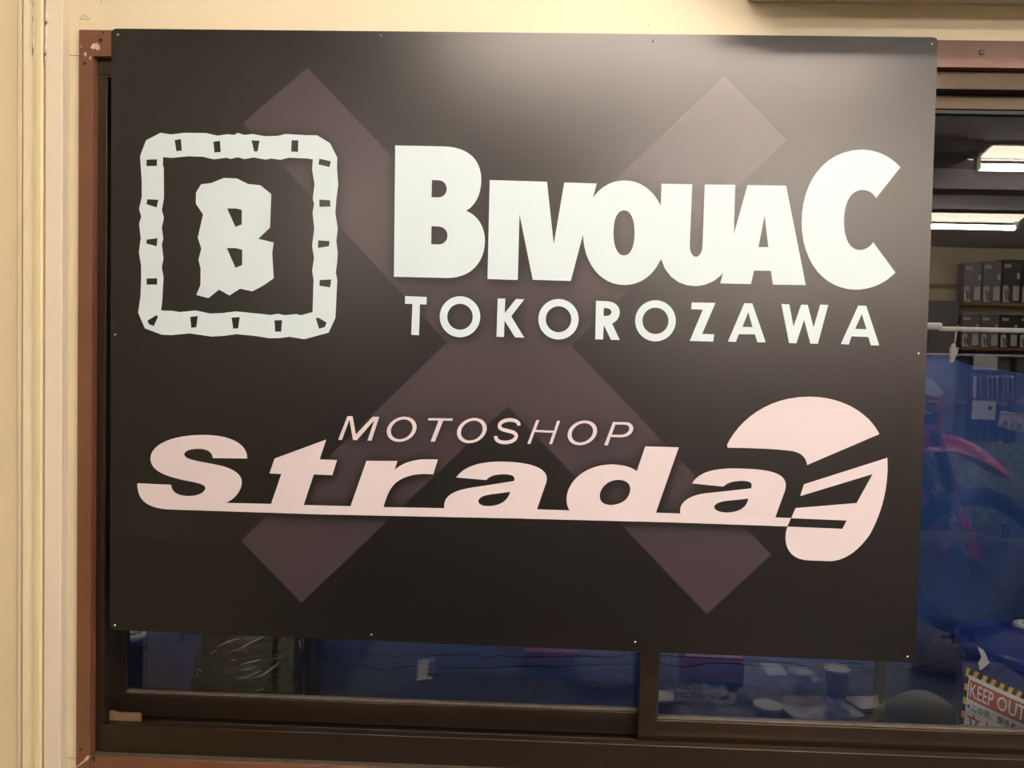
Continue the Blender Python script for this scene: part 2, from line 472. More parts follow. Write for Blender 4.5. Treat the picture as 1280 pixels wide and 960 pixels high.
# brown painted trim
tr_l = MB().box(tx0, tx1, YT, 0.05, bz0, tz1).build('trim_2', 'brown_paint', bevel=0.0003)
struct(tr_l, 'brown painted left casing of the window', 'trim')
tr_t = MB().box(tx1, WR + 0.02, YT, 0.05, tz0, tz1).build('trim_3', 'brown_paint', bevel=0.0003)
struct(tr_t, 'brown painted head casing of the window', 'trim')
tr_b = MB().box(tx1 + 0.0005, WR + 0.02, YT, 0.05, bz0, bz1).build('trim_4', 'brown_paint', bevel=0.0012)
struct(tr_b, 'brown painted sill casing of the window', 'trim')
o = MB().box(WR, WR + 0.02, YT, 0.05, bz1, tz0).build('trim_5', 'brown_paint', bevel=0.0012)
struct(o, 'brown painted right casing of the window', 'trim')
def disc(px, py, Y, r, name, m, parent, th=0.0008, n=14):
    c = at(px, py, Y)
    return MB().lathe([(r * 0.96, 0), (r, th * 0.5), (r * 0.8, th)], (c.x, c.y, c.z), n, axis='Y').build(name, m, parent) if False else \
        MB().hexa([(c.x + r * math.cos(2 * math.pi * i / n), Y + th, c.z + r * math.sin(2 * math.pi * i / n)) for i in range(n)],
                  [(c.x + r * 0.85 * math.cos(2 * math.pi * i / n), Y, c.z + r * 0.85 * math.sin(2 * math.pi * i / n)) for i in range(n)]).build(name, m, parent)
disc(128.3, 40.2, YT - 0.0005, 0.0016, 'nail_hole', 'hole', tr_t)
disc(125.5, 50, YT - 0.0005, 0.0032, 'nail_hole', 'hole', tr_t)
disc(105.5, 79, YT - 0.0005, 0.0026, 'nail_hole', 'hole', tr_l)
disc(102, 527.5, YT - 0.0005, 0.0013, 'nail_hole', 'hole', tr_l)
disc(100.5, 937, YT - 0.0005, 0.0022, 'nail_hole', 'hole', tr_l)
s = disc(1227.3, 65.2, YT - 0.0012, 0.0042, 'screw', 'screw_dark', tr_t)
disc(1227.3, 65.2, YT - 0.0016, 0.0026, 'screw_head', 'bead', s)
for q in ([(113, 59), (116, 54.5), (121, 53.5), (124.5, 57), (124.8, 61.5), (122, 63), (118.5, 60.5), (115, 61.5)],):
    flat_patch(q, YT - 0.0004, 'paint_chip', 'chip', tr_t)
for q in ([(104.5, 66), (107.4, 65), (108.2, 69), (107, 71), (105, 69)], [(100, 56), (101.2, 56.8), (102.5, 59.6), (101, 59)], [(111.5, 72), (113, 70), (113.6, 73.5), (112.3, 75)]):
    flat_patch(q, YT - 0.0004, 'paint_chip', 'chip', tr_l)
flat_patch([(95.5, 960), (95.5, 958), (104, 951), (108.5, 945.2), (112.5, 944.6), (110, 949.5), (105, 953)], YT - 0.0004, 'mitre_crack', 'chip', tr_l)
flat_patch([(114.5, 947), (118, 945.8), (119, 950), (116, 952.5)], YT - 0.0004, 'paint_chip', 'hole', tr_b)

# ------------------------------------------------------------------ sliding window
win = thing('window_1', 'bronze aluminium sliding window half covered by the black sign', 'window', (0.3, 0.03, bz1), kind='structure')
jx0, jx1 = tx1, at(132.3, 480, YF).x
hz1, hz0 = tz0 + 0.002, at(1226, 112.0, YF).z
sz1 = at(400, 915.2, YF).z
MB().box(jx0, jx1, YF, 0.079, bz1, tz0 + 0.001).build('frame_jamb', 'bronze', win, bevel=0.0008)
MB().box(WR - 0.03, WR, YF, 0.11, bz1, tz0 + 0.001).build('frame_jamb', 'bronze', win, bevel=0.0008)
MB().box(jx1, WR - 0.03, YF, 0.11, hz0, tz0 + 0.001).build('frame_head', 'bronze', win, bevel=0.0008)
MB().box(jx1 - 0.008, WR - 0.03, YF - 0.002, 0.02, bz1 - 0.002, sz1).build('frame_sill', 'bronze', win, bevel=0.0008)
MB().box(jx1, WR - 0.03, 0.018, 0.11, bz1 - 0.002, sz1 - 0.012).build('sill_track', 'bronze_deep', win)
MB().box(jx0 + 0.001, WR, YT + 0.002, YF + 0.002, bz1 - 0.0005, bz1 + 0.0016).build('sill_lip', 'bead', win)
# head bracket stub at the top left
MB().box(at(124, 80, YF - .001).x, at(145, 80, YF - .001).x, YF - 0.0015, YF + 0.004, at(130, 94, YF).z, tz0).build('head_stop', 'bronze', win)

def sash(name_label, x0, x1, z0, z1, y0, y1, st_l, st_r, rail_b, rail_t, yg):
    s = bpy.data.objects.new('sash', None); C.objects.link(s); s.parent = win
    s.location = Vector(((x0 + x1) / 2, y0, z0)) - parent_loc(win)
    s['label'] = name_label
    MB().box(x0, x0 + st_l, y0, y1, z0, z1).build('stile', 'bronze', s, bevel=0.0007)
    MB().box(x1 - st_r, x1, y0, y1, z0, z1).build('stile', 'bronze', s, bevel=0.0007)
    MB().box(x0 + st_l, x1 - st_r, y0 + 0.001, y1, z0, z0 + rail_b).build('bottom_rail', 'bronze', s, bevel=0.0007)
    MB().box(x0 + st_l, x1 - st_r, y0 + 0.001, y1, z1 - rail_t, z1).build('top_rail', 'bronze', s, bevel=0.0007)
    bw = 0.0055
    g0, g1 = x0 + st_l, x1 - st_r
    MB().box(g0, g1, y0 + 0.004, yg + 0.003, z0 + rail_b, z0 + rail_b + bw * 0.55).build('glazing_bead', 'bead', s, bevel=0.0006)
    MB().box(g0, g1, y0 + 0.004, yg + 0.003, z1 - rail_t - bw, z1 - rail_t).build('glazing_bead', 'gasket', s)
    MB().box(g0, g0 + 0.003, y0 + 0.004, yg + 0.003, z0 + rail_b, z1 - rail_t).build('glazing_bead', 'gasket', s)
    MB().box(g1 - 0.003, g1, y0 + 0.004, yg + 0.003, z0 + rail_b, z1 - rail_t).build('glazing_bead', 'gasket', s)
    p = MB().box(g0, g1, yg, yg + 0.004, z0 + rail_b, z1 - rail_t).build('glass_pane', 'window_glass', s)
    p.data.materials.append(MATS['glass_clear'])
    for f in p.data.polygons:
        f.material_index = 0 if f.normal.y < -0.5 else 1
    return s
# outer (left) sash
YA0 = 0.055
lx0 = jx1 - 0.004
lx1 = at(822, 850, YA0).x
lz0 = sz1 - 0.010
l_rail = at(480, 879.5, YA0).z - lz0
sash('outer sliding sash behind the lower left of the sign', lx0, lx1, lz0, hz0 + 0.005, YA0, YA0 + 0.022,
     at(153.5, 830, YA0).x - lx0, 0.024, l_rail, 0.03, YA0 + 0.011)
# inner (right) sash
YB0 = 0.028
rx0 = at(799.5, 850, YB0).x
rz0_ = at(1000, 942.0, YB0).z
r_rail = at(1050, 909, YB0).z - rz0_
rtz = at(1226, 117.5, YB0).z
sash('inner sliding sash at the right of the sign', rx0, WR - 0.03, rz0_, rtz, YB0, YB0 + 0.022,
     at(822, 850, YB0).x - rx0, 0.03, r_rail, rtz - at(1226, 136.5, YB0).z, YB0 + 0.011)
# outer screen stile showing as a dark bar through the glass
MB().box(at(1096.5, 870, .092).x, at(1107.2, 870, .092).x, 0.092, 0.106, lz0, hz0).build('screen_stile', 'gasket', win)
# guide rail strip and latch bits
MB().box(at(195, 903, .03).x, at(797, 927, .03).x, 0.03, 0.034, at(500, 915.5, .03).z - 0.001, at(500, 915.5, .03).z + 0.0016).build('guide_strip', 'bead', win, bevel=0.0005)
MB().box(at(794.5, 905, .05).x, at(797.5, 905, .05).x, 0.046, 0.055, at(796, 908, .05).z, at(796, 901, .05).z).build('latch_pin', 'steel', win)
# tan plastic stopper in the corner of the sill
st = MB()
xa, xb = at(133.5, 900, .012).x, at(173.5, 900, .012).x
zt, zb_ = at(150, 894, .012).z, sz1 - 0.004
st.hexa([(xa, 0.018, zb_), (xb, 0.018, zb_), (xb, 0.018, zt - 0.002), (xb - 0.003, 0.019, zt), (xa + 0.010, 0.019, zt), (xa + 0.006, 0.019, zt + 0.002), (xa, 0.019, zt + 0.002)],
        [(xa, 0.024, zb_), (xb - .001, 0.024, zb_), (xb - .001, 0.024, zt - 0.002), (xb - 0.004, 0.024, zt), (xa + 0.010, 0.024, zt), (xa + 0.006, 0.024, zt + 0.002), (xa, 0.024, zt + 0.002)])
o = st.build('sash_stopper', 'tan_plastic', bevel=0.0006, org=((xa + xb) / 2, 0.03, zb_))
tag(o, 'small tan plastic stopper block in the lower left window corner', 'stopper')

# ------------------------------------------------------------------ sign board
YP = -0.0125                                    # front of the printed panel
def P2(px, py):
    p = at(px, py, YP); return (p.x, p.z)
def flatten(path):
    """small SVG-like paths -> list of loops"""
    loops, cur, toks = [], [], path.replace(',', ' ').split()
    i = 0; cmd = None
    while i < len(toks):
        if toks[i].isalpha():
            cmd = toks[i]; i += 1
            if cmd == 'Z':
                loops.append(cur); cur = []
            continue
        if cmd in 'ML':
            cur.append((float(toks[i]), float(toks[i + 1]))); i += 2; cmd = 'L'
        elif cmd == 'C':
            p0 = cur[-1]; q = [float(t) for t in toks[i:i + 6]]; i += 6
            for k in range(1, 13):
                t = k / 12; u = 1 - t
                cur.append((u**3 * p0[0] + 3*u*u*t*q[0] + 3*u*t*t*q[2] + t**3*q[4], u**3 * p0[1] + 3*u*u*t*q[1] + 3*u*t*t*q[3] + t**3*q[5]))
    if cur: loops.append(cur)
    return loops
def ell(cx, cy, rx, ry_, sh=0.0, n=48, p=2.0):
    out = []
    for k in range(n):
        a = 2 * math.pi * k / n
        c, s_ = math.cos(a), math.sin(a)
        x = rx * math.copysign(abs(c) ** (2 / p), c); y = ry_ * math.copysign(abs(s_) ** (2 / p), s_)
        out.append((cx + x - sh * y, cy + y))
    return out
def stroke(path, wd):
    pts = flatten(path)[0]; L, R = [], []
    for k, p in enumerate(pts):
        a = pts[max(0, k - 1)]; b_ = pts[min(len(pts) - 1, k + 1)]
        dx, dy = b_[0] - a[0], b_[1] - a[1]; l = math.hypot(dx, dy) or 1
        L.append((p[0] - dy / l * wd / 2, p[1] + dx / l * wd / 2)); R.append((p[0] + dy / l * wd / 2, p[1] - dx / l * wd / 2))
    return [L + R[::-1]]
def crop(loops, ox, oy, sc):
    return [[(ox + x / sc, oy + y / sc) for x, y in lp] for lp in loops]
def curve_mesh(loops2, ext):
    """filled flat mesh (x, z, w) of loops given in metres"""
    cu = bpy.data.curves.new('tmp', 'CURVE'); cu.dimensions = '2D'; cu.fill_mode = 'BOTH' if ext else 'FRONT'; cu.extrude = ext
    for lp in loops2:
        sp = cu.splines.new('POLY'); sp.points.add(len(lp) - 1); sp.use_cyclic_u = True
        for k, (x, z) in enumerate(lp): sp.points[k].co = (x, z, 0, 1)
    ob = bpy.data.objects.new('tmp', cu); C.objects.link(ob)
    dg = bpy.context.evaluated_depsgraph_get()
    me = bpy.data.meshes.new_from_object(ob.evaluated_get(dg))
    bpy.data.objects.remove(ob); bpy.data.curves.remove(cu)
    return me
def printed(name, loops_px, m, parent, th=0.00015, Y=YP, label=None):
    loops = [[P2(x, y) for x, y in lp] for lp in loops_px]
    me = curve_mesh(loops, th / 2)
    me.name = name
    pl = parent_loc(parent)
    for v in me.vertices:
        x, z, wv = v.co
        v.co = Vector((x, Y - th / 2 - wv, z)) - pl
    me.materials.clear(); me.materials.append(MATS[m])
    o = bpy.data.objects.new(name, me); C.objects.link(o); o.parent = parent
    if label: o['label'] = label
    return o

sign = thing('sign_board', 'large black sign board with white and pink lettering and a faint cross, over the window', 'sign',
             at(640, 810, YP + 0.003))
def rounded(pts, r=6.0):
    out = []; n = len(pts)
    for k in range(n):
        p0, p, p1 = Vector(pts[k - 1]), Vector(pts[k]), Vector(pts[(k + 1) % n])
        a = p + (p0 - p).normalized() * r; c = p + (p1 - p).normalized() * r
        for t in (0, .25, .5, .75, 1):
            out.append(tuple(a * (1 - t) ** 2 + p * 2 * t * (1 - t) + c * t * t))
    return out
outline = rounded([(139.3, 35.6), (640, 40.6), (1172.6, 46.6), (1144.2, 828.6), (640, 808.3), (137.4, 787.4)], 7)
loops = [[P2(x, y) for x, y in outline]]
me = curve_mesh(loops, 0.0015); me.name = 'panel'
pl = parent_loc(sign)
for v in me.vertices:
    x, z, wv = v.co; v.co = Vector((x, YP + 0.0015 - wv, z)) - pl
me.materials.clear(); me.materials.append(MATS['board_black'])
panel = bpy.data.objects.new('panel', me); C.objects.link(panel); panel.parent = sign

# --- letter outlines
EM = (160, 150, 3.3105); L1 = (470, 150, 3.2); L2 = (790, 160, 3.3108)
S1 = (160, 500, 4.2667); S2 = (400, 500, 4.2667); S3 = (640, 500, 4.8); S4 = (840, 480, 4.0)
ART = []                                        # (name, label, loops in px, material)
def art(name, label, loops, m): ART.append((name, label, loops, m))
frame = flatten('M 135,53 178,60 235,53 322,54 370,65 412,59 440,62 455,53 482,62 515,58 565,67 620,66 652,58 735,63 782,63 836,96 866,155 865,200 870,268 862,330 858,385 868,450 862,500 868,550 866,585 860,632 866,662 862,745 858,820 830,880 770,896 730,907 668,897 630,902 585,903 530,894 448,886 400,893 345,896 255,883 180,890 138,888 70,862 42,797 52,730 55,640 54,600 45,547 53,490 46,430 55,400 46,368 57,320 57,250 50,150 75,84 Z '
  'M 145,153 178,157 250,150 310,152 355,163 408,156 425,161 455,154 482,162 520,155 570,164 592,159 630,165 665,156 740,159 765,163 762,205 772,265 765,325 770,348 764,385 771,450 762,520 770,570 762,625 768,660 764,795 735,803 715,808 695,803 650,808 620,802 590,807 555,803 445,792 390,799 340,801 280,788 215,795 185,790 137,788 142,745 147,650 140,610 147,572 140,515 146,490 140,445 149,405 140,372 149,322 148,200 144,185 Z')
notch = '193,83 219,79 223,127 200,129|353,90 380,86 384,132 358,135|511,84 544,86 537,130 522,131|677,84 705,84 704,132 675,131|792,160 840,171 834,195 788,184|792,329 836,332 838,358 792,360|787,498 834,501 832,522 786,530|793,662 841,660 837,693 792,686|77,164 120,163 120,190 76,191|80,328 126,330 119,362 76,348|77,495 122,489 119,523 76,511|77,656 121,655 121,681 77,681|80,830 119,807 124,815 107,853 87,845|257,815 289,811 283,858 262,860|428,818 463,815 456,862 436,864|606,829 638,828 634,876 609,876|777,820 788,818 822,838 815,857 790,864'
for q in notch.split('|'): frame += flatten('M ' + q + ' Z')
art('emblem_frame', 'rough white square frame with small dark notches', crop(frame, *EM), 'print_white')
art('emblem_letter', 'rough white hand-cut letter B', crop(flatten('M 303,266 345,261 397,240 450,242 497,265 548,270 593,307 588,445 539,492 603,507 597,550 603,655 560,685 515,709 464,698 420,726 377,702 333,737 283,724 300,683 301,615 292,578 304,532 289,487 311,391 281,346 282,300 Z M 410,366 447,366 471,372 471,432 445,443 Z M 409,530 447,530 473,537 473,600 445,612 Z'), *EM), 'print_white')
W = 'print_white'
art('letter', 'big white letter B', crop(flatten('M77,102 L270,106 C370,108 422,160 421,240 C421,300 395,345 360,363 C405,380 436,425 436,485 C434,570 380,632 285,632 L72,627 Z M224,240 L250,241 C294,243 294,308 250,310 L222,309 Z M222,425 L252,426 C298,430 297,496 252,498 L221,497 Z'.replace('M', 'M ').replace('L', 'L ').replace('C', 'C ')), *L1), W)
def pth(s):
    for c in 'MLCZ': s = s.replace(c, ' ' + c + ' ')
    return flatten(s)
art('letter', 'white letters I and V joined', crop(pth('M455,240 684,247 711,497 753,250 883,254 829,455 779,644 627,639 574,377 567,640 446,636 Z'), *L1), W)
art('letter', 'white letter O of the top line', crop([ell(994, 451, 166, 209, p=2.08), ell(992, 451.5, 42, 90, p=2.25)], *L1), W)
art('letter', 'white letter U', crop(pth('M122,231 L249,233 L239,480 C236,551 292,551 292,480 L301,234 L427,235 L420,480 C412,706 118,716 113,490 Z'), *L2), W)
art('letter', 'white letter A of the top line', crop(pth('M478,236 638,239 719,650 583,648 575,591 505,590 492,646 365,643 Z M549,360 564,493 523,493 Z'), *L2), W)
art('letter', 'big white letter C', crop(pth('M1110,163 C1060,105 990,88 945,90 C790,95 702,230 702,390 C702,560 800,668 925,669 C1000,668 1055,635 1090,598 L998,473 C985,492 965,505 942,505 C895,503 877,450 877,385 C877,310 905,258 952,256 C980,257 998,270 1010,290 Z'), *L2), W)
art('letter', 'small white letter T', crop(pth('M117,704 203,708 202,738 176,737 172,861 141,859 146,736 116,735 Z'), *L1), W)
art('letter', 'small white letter O after the T', crop([ell(336, 787, 81, 82), ell(336, 787, 51, 52)], *L1), W)
art('letter', 'small white letter K', crop(pth('M487,714 517,714 515,772 560,716 593,717 541,785 593,871 556,869 514,802 512,868 482,867 Z'), *L1), W)
art('letter', 'small white letter O after the K', crop([ell(730, 797, 80.5, 81), ell(730, 797, 51, 52)], *L1), W)
art('letter', 'small white letter R', crop(pth('M880,723 L925,725 C988,728 988,796 944,814 L975,880 L940,879 L911,820 L908,878 L877,877 Z M911,752 L925,753 C948,756 948,782 922,784 L910,783 Z'), *L1), W)
art('letter', 'small white letter O before the Z', crop([ell(97, 798, 84, 85), ell(97, 798, 54, 54.5)], *L2), W)
art('letter', 'small white letter Z', crop(pth('M247,722 345,724 290,852 340,854 336,884 239,881 293,752 245,750 Z'), *L2), W)
art('letter', 'small white letter A after the Z', crop(pth('M465,725 498,726 553,887 519,887 509,854 442,853 430,885 397,884 Z M481,762 499,824 457,823 Z'), *L2), W)
art('letter', 'small white letter W', crop(pth('M618,728 651,730 668,822 700,731 727,732 751,826 779,731 812,732 769,893 738,892 712,793 680,891 650,890 Z'), *L2), W)
art('letter', 'small white letter A at the end', crop(pth('M936,735 969,736 1023,900 988,899 978,865 908,862 897,896 864,894 Z M951,770 970,833 923,831 Z'), *L2), W)
PK = 'print_pink'
word = crop(pth('M230,584 C110,580 48,540 50,444 L230,452 C232,490 265,512 325,512 C370,512 410,495 413,470 C413,450 370,440 300,428 C200,405 122,380 120,312 C120,235 240,186 400,186 C540,186 637,230 636,312 L452,310 C450,275 420,260 375,260 C335,260 300,270 300,292 C303,320 400,330 470,345 C560,362 608,395 607,440 C606,480 575,525 522,549 L763,554 818,395 755,391 782,312 1057,211 1022,317 1115,320 1090,401 991,397 937,560 1187,566'), *S1)[0]
word += crop(pth('M163,566 L248,324 413,325 398,372 C440,335 500,317 560,316 L629,317 604,397 C530,388 450,400 400,445 C365,480 350,530 339,571 L664,577 C650,500 740,475 850,461 L1035,432 C1045,405 1025,396 975,396 C930,398 905,405 887,427 L726,413 C770,350 860,330 960,328 C1130,330 1225,365 1208,435 L1157,583'), *S2)[0]
word += crop(pth('M347,662 C320,630 322,570 345,525 C390,430 500,387 600,386 C670,388 725,405 748,428 L800,278 1001,284 863,676 1009,681'), *S3)[0]
word += crop(pth('M42,648 C30,590 90,550 200,543 L395,522 C405,495 395,485 350,484 C300,485 275,495 257,513 L100,497 C135,440 210,422 310,422 C480,424 590,440 566,530 L516,667 595,670 577,712 0,692'), *S4)[0]
word += crop([[(0, 710)]], *S3)[0] + crop([[(0, 610)]], *S2)[0]
holes = crop(pth('M1015,489 C1000,545 950,567 890,566 C840,562 830,535 865,515 C900,500 950,500 1015,489 Z'), *S2)
holes += crop(pth('M640,479 C690,480 715,505 709,545 C700,600 650,630 590,630 C540,628 520,600 528,560 C540,510 590,478 640,479 Z'), *S3)
holes += crop(pth('M382,572 C375,620 330,643 270,643 C215,640 195,615 225,597 C255,580 320,582 382,572 Z'), *S4)
art('lettering', 'pink italic word joined along its base line', [word] + holes, PK)
art('helmet_mark', 'upper half of the pink helmet mark', crop(pth('M278,318 L275,305 C330,190 470,62 690,63 C850,65 980,140 1037,250 L675,405 C672,375 655,345 600,335 C500,322 380,320 278,318 Z'), *S4), PK)
art('helmet_mark', 'lower half of the pink helmet mark', crop(pth('M1076,369 L660,501 641,560 1003,450 923,595 618,620 596,671 873,682 852,724 578,713 C555,770 560,880 690,882 L780,885 C850,890 930,840 990,750 C1050,640 1085,510 1076,369 Z'), *S4), PK)
art('letter', 'thin pink letter M', crop(pth('M97,212 147,86 174,87 191,184 281,89 316,90 275,216 253,216 290,108 197,214 176,213 157,104 117,213 Z'), *S2), PK)
for (cx, cy, rx_, ry_, cr, nm) in ((436, 156, 78, 67, S2, 'after the M'), (810, 163, 78, 67, S2, 'after the T')):
    art('letter', 'thin pink letter O ' + nm, crop([ell(cx, cy, rx_, ry_, 0.22), ell(cx, cy, rx_ - 21, ry_ - 14, 0.22)], *cr), PK)
art('letter', 'thin pink letter T', crop(pth('M580,97 709,98 705,111 657,110 613,222 590,221 633,109 575,108 Z'), *S2), PK)
art('letter', 'thin pink letter S', crop(stroke('M 1060,136 C 1068,96 960,96 957,138 C 954,170 1048,158 1047,192 C 1042,238 928,238 938,192', 19), *S2), PK)
art('letter', 'thin pink letter H', crop(pth('M92,262 146,120 164,120 142,179 252,184 271,124 289,125 240,265 222,264 246,197 136,192 110,264 Z'), *S3), PK)
art('letter', 'thin pink letter O before the P', crop([ell(422, 197, 87, 74, 0.22), ell(422, 197, 63, 58, 0.22)], *S3), PK)
art('letter', 'thin pink letter P', crop(pth('M553,271 606,132 L685,133 C752,138 738,222 655,224 L592,222 575,272 Z M620,147 L598,208 L655,209 C706,206 722,152 680,148 Z'), *S3), PK)

# --- the faint cross, with its printed dark halo around the lettering
GX, GY = 640, 480
msk = np.zeros((GY, GX), np.float32)
gy, gx = np.mgrid[0:GY, 0:GX]; gx = gx * 2 + 1.0; gy = gy * 2 + 1.0
for nm, lb, lps, m in ART:
    ins = np.zeros((GY, GX), bool)
    for lp in lps:
        a = np.array(lp)
        x0, x1 = int(a[:, 0].min() / 2) - 1, int(a[:, 0].max() / 2) + 2
        y0, y1 = int(a[:, 1].min() / 2) - 1, int(a[:, 1].max() / 2) + 2
        sx, sy = gx[y0:y1, x0:x1], gy[y0:y1, x0:x1]
        t = np.zeros(sx.shape, bool)
        for k in range(len(a)):
            (xa_, ya_), (xb_, yb_) = a[k - 1], a[k]
            if ya_ == yb_: continue
            c = ((ya_ > sy) != (yb_ > sy)) & (sx < (xb_ - xa_) * (sy - ya_) / (yb_ - ya_) + xa_)
            t ^= c
        ins[y0:y1, x0:x1] ^= t
    msk = np.maximum(msk, ins.astype(np.float32))
def blur(a, sg):
    n = int(sg * 3); k = np.exp(-0.5 * (np.arange(-n, n + 1) / sg) ** 2); k /= k.sum()
    for ax in (0, 1):
        out = np.zeros_like(a)
        for i, wv in zip(range(-n, n + 1), k): out += wv * np.roll(a, i, ax)
        a = out
    return a
halo = np.clip(blur(msk, 5.0) * 2.1, 0, 1)
halo = np.clip(0.72 * halo + 0.5 * np.clip(blur(np.roll(np.roll(msk, 2, 0), 1, 1), 2.5) * 1.6, 0, 1), 0, 1)
NT, NR, NB, NL = (637, 350.5), (713.7, 431.9), (634.6, 507.5), (559, 428)
quads = [[(384.3, 84.5), NT, NL, (303.5, 153.5)], [NT, NR, NB, NL], [(905.6, 94.6), (983.2, 175.2), NR, NT],
         [NR, (964, 693.5), (883.5, 768), NB], [NL, NB, (376.8, 753.6), (301.2, 676)]]
cv, cf, ci = [], [], []
for q in quads:
    A, B, D, E_ = [np.array(p) for p in q]
    nu = max(2, int(np.linalg.norm(B - A) / 3.5)); nv = max(2, int(np.linalg.norm(E_ - A) / 3.5)); k0 = len(cv)
    for j in range(nv + 1):
        for i in range(nu + 1):
            u, v_ = i / nu, j / nv
            p = (A * (1 - u) + B * u) * (1 - v_) + (E_ * (1 - u) + D * u) * v_
            X, Z = P2(*p); cv.append((X, YP - 0.00006, Z))
            ci.append(1 - float(halo[min(GY - 1, int(p[1] / 2)), min(GX - 1, int(p[0] / 2))]))
    for j in range(nv):
        for i in range(nu):
            a = k0 + j * (nu + 1) + i; cf.append((a, a + nu + 1, a + nu + 2, a + 1))
me = bpy.data.meshes.new('cross_mark'); me.from_pydata([Vector(p) - pl for p in cv], [], cf)
bm = bmesh.new(); bm.from_mesh(me)
for f in bm.faces:
    f.normal_update()
    if f.normal.y > 0: f.normal_flip()
bm.to_mesh(me); bm.free()
at_ = me.attributes.new('ink', 'FLOAT', 'POINT'); at_.data.foreach_set('value', ci)
me.materials.append(MATS['cross_print'])
o = bpy.data.objects.new('cross_mark', me); C.objects.link(o); o.parent = sign
o['label'] = 'faint purple-grey diagonal cross printed behind the lettering'
for k, (nm, lb, lps, m) in enumerate(ART):
    printed(nm, lps, m, sign, Y=YP - 0.00012 * (k % 3), label=lb)
# screws of the board
for px, py in ((147.4, 43.6), (475.8, 44.7), (816.6, 51.4), (1164.5, 54.6), (143.4, 781.5), (464.3, 793.7), (794, 803), (1134.4, 821), (144, 418.4), (1148, 442)):
    c = at(px, py, YP)
    n = 14; r = 0.0021
    sc = MB(); rings = [(r, 0.0), (r * 0.95, -0.0006), (r * 0.6, -0.0011), (0.0003, -0.0013)]
    sc.lathe([(a, -d) for a, d in rings], (0, 0, 0), n)
    sc.v = [(c.x + x, YP - z, c.z + y) for x, y, z in sc.v]
    s = sc.build('screw', 'screw_steel', sign, smooth='all')
    MB().box(c.x - 0.0011, c.x + 0.0011, YP - 0.0016, YP - 0.0012, c.z - 0.0003, c.z + 0.0003).build('screw_slot', 'screw_dark', s)

# ------------------------------------------------------------------ outside the window
o = MB().box(-2.4, 3.4, 0.11, 2.2, -0.1, 0).build('ground_outside', 'concrete')
struct(o, 'concrete ground outside the window', 'ground')
o = MB().box(-2.4, 3.4, 1.35, 1.45, 0, 1.25).build('wall_outside', 'outer_wall')
struct(o, 'brown fence wall outside behind the blue tarp', 'wall')
# blue tarp draped over goods
prof_px = [(395, 500), (700, 470), (900, 455), (1100, 462), (1150, 453), (1160, 452), (1168, 447), (1180, 443.5), (1197, 444), (1207, 449), (1218, 455), (1245, 460), (1285, 466), (1400, 480), (1700, 520)]
def tarp_top(x):
    pr = [(at(px, py, 1.0).x, at(px, py, 1.0).z) for px, py in prof_px]
    if x <= pr[0][0]: return pr[0][1]
    for (xa_, za_), (xb_, zb2) in zip(pr, pr[1:]):
        if x <= xb_: return za_ + (zb2 - za_) * (x - xa_) / (xb_ - xa_)
    return pr[-1][1]
tx_0 = at(396, 830, 1.0).x
def tarp_fn(u, v):
    x = tx_0 + (2.3 - tx_0) * u
    z = tarp_top(x) * v
    fold = 0.03 * noise.noise(Vector((x * 2.6, z * 1.4, 1.0))) + 0.012 * noise.noise(Vector((x * 9, z * 5, 4.0))) + 0.010 * math.sin(x * 8 + 1.2 * math.sin(z * 4))
    back = 0.10 * max(0, v - 0.9) ** 2 * 100 * 0.25
    return (x, 1.0 + fold + back + 0.10 * (1 - (1 - v)) * 0.3, z)
o = MB().grid(tarp_fn, 150, 70).build('tarp', 'tarp_blue', smooth='all', solid=0.001, org=(0.9, 1.0, 0))
tag(o, 'crumpled blue tarpaulin draped outside behind the window glass', 'tarp')
# navy cloth edge at the left of the tarp
def navy(u, v):
    x0, x1 = at(381.5, 830, 0.93).x, at(399, 830, 0.93).x
    x = x0 + (x1 - x0) * u
    return (x + 0.004 * noise.noise(Vector((0, v * 9, 0))), 0.93 - 0.02 * math.sin(u * math.pi) + 0.005 * noise.noise(Vector((u * 4, v * 9, 2))), 1.35 * v)
o = MB().grid(navy, 8, 40).build('cloth_strip', 'navy_cloth', smooth='all', solid=0.003, org=(at(390, 830, .93).x, 0.93, 0))
tag(o, 'narrow dark navy cloth strip hanging beside the tarp edge', 'cloth')

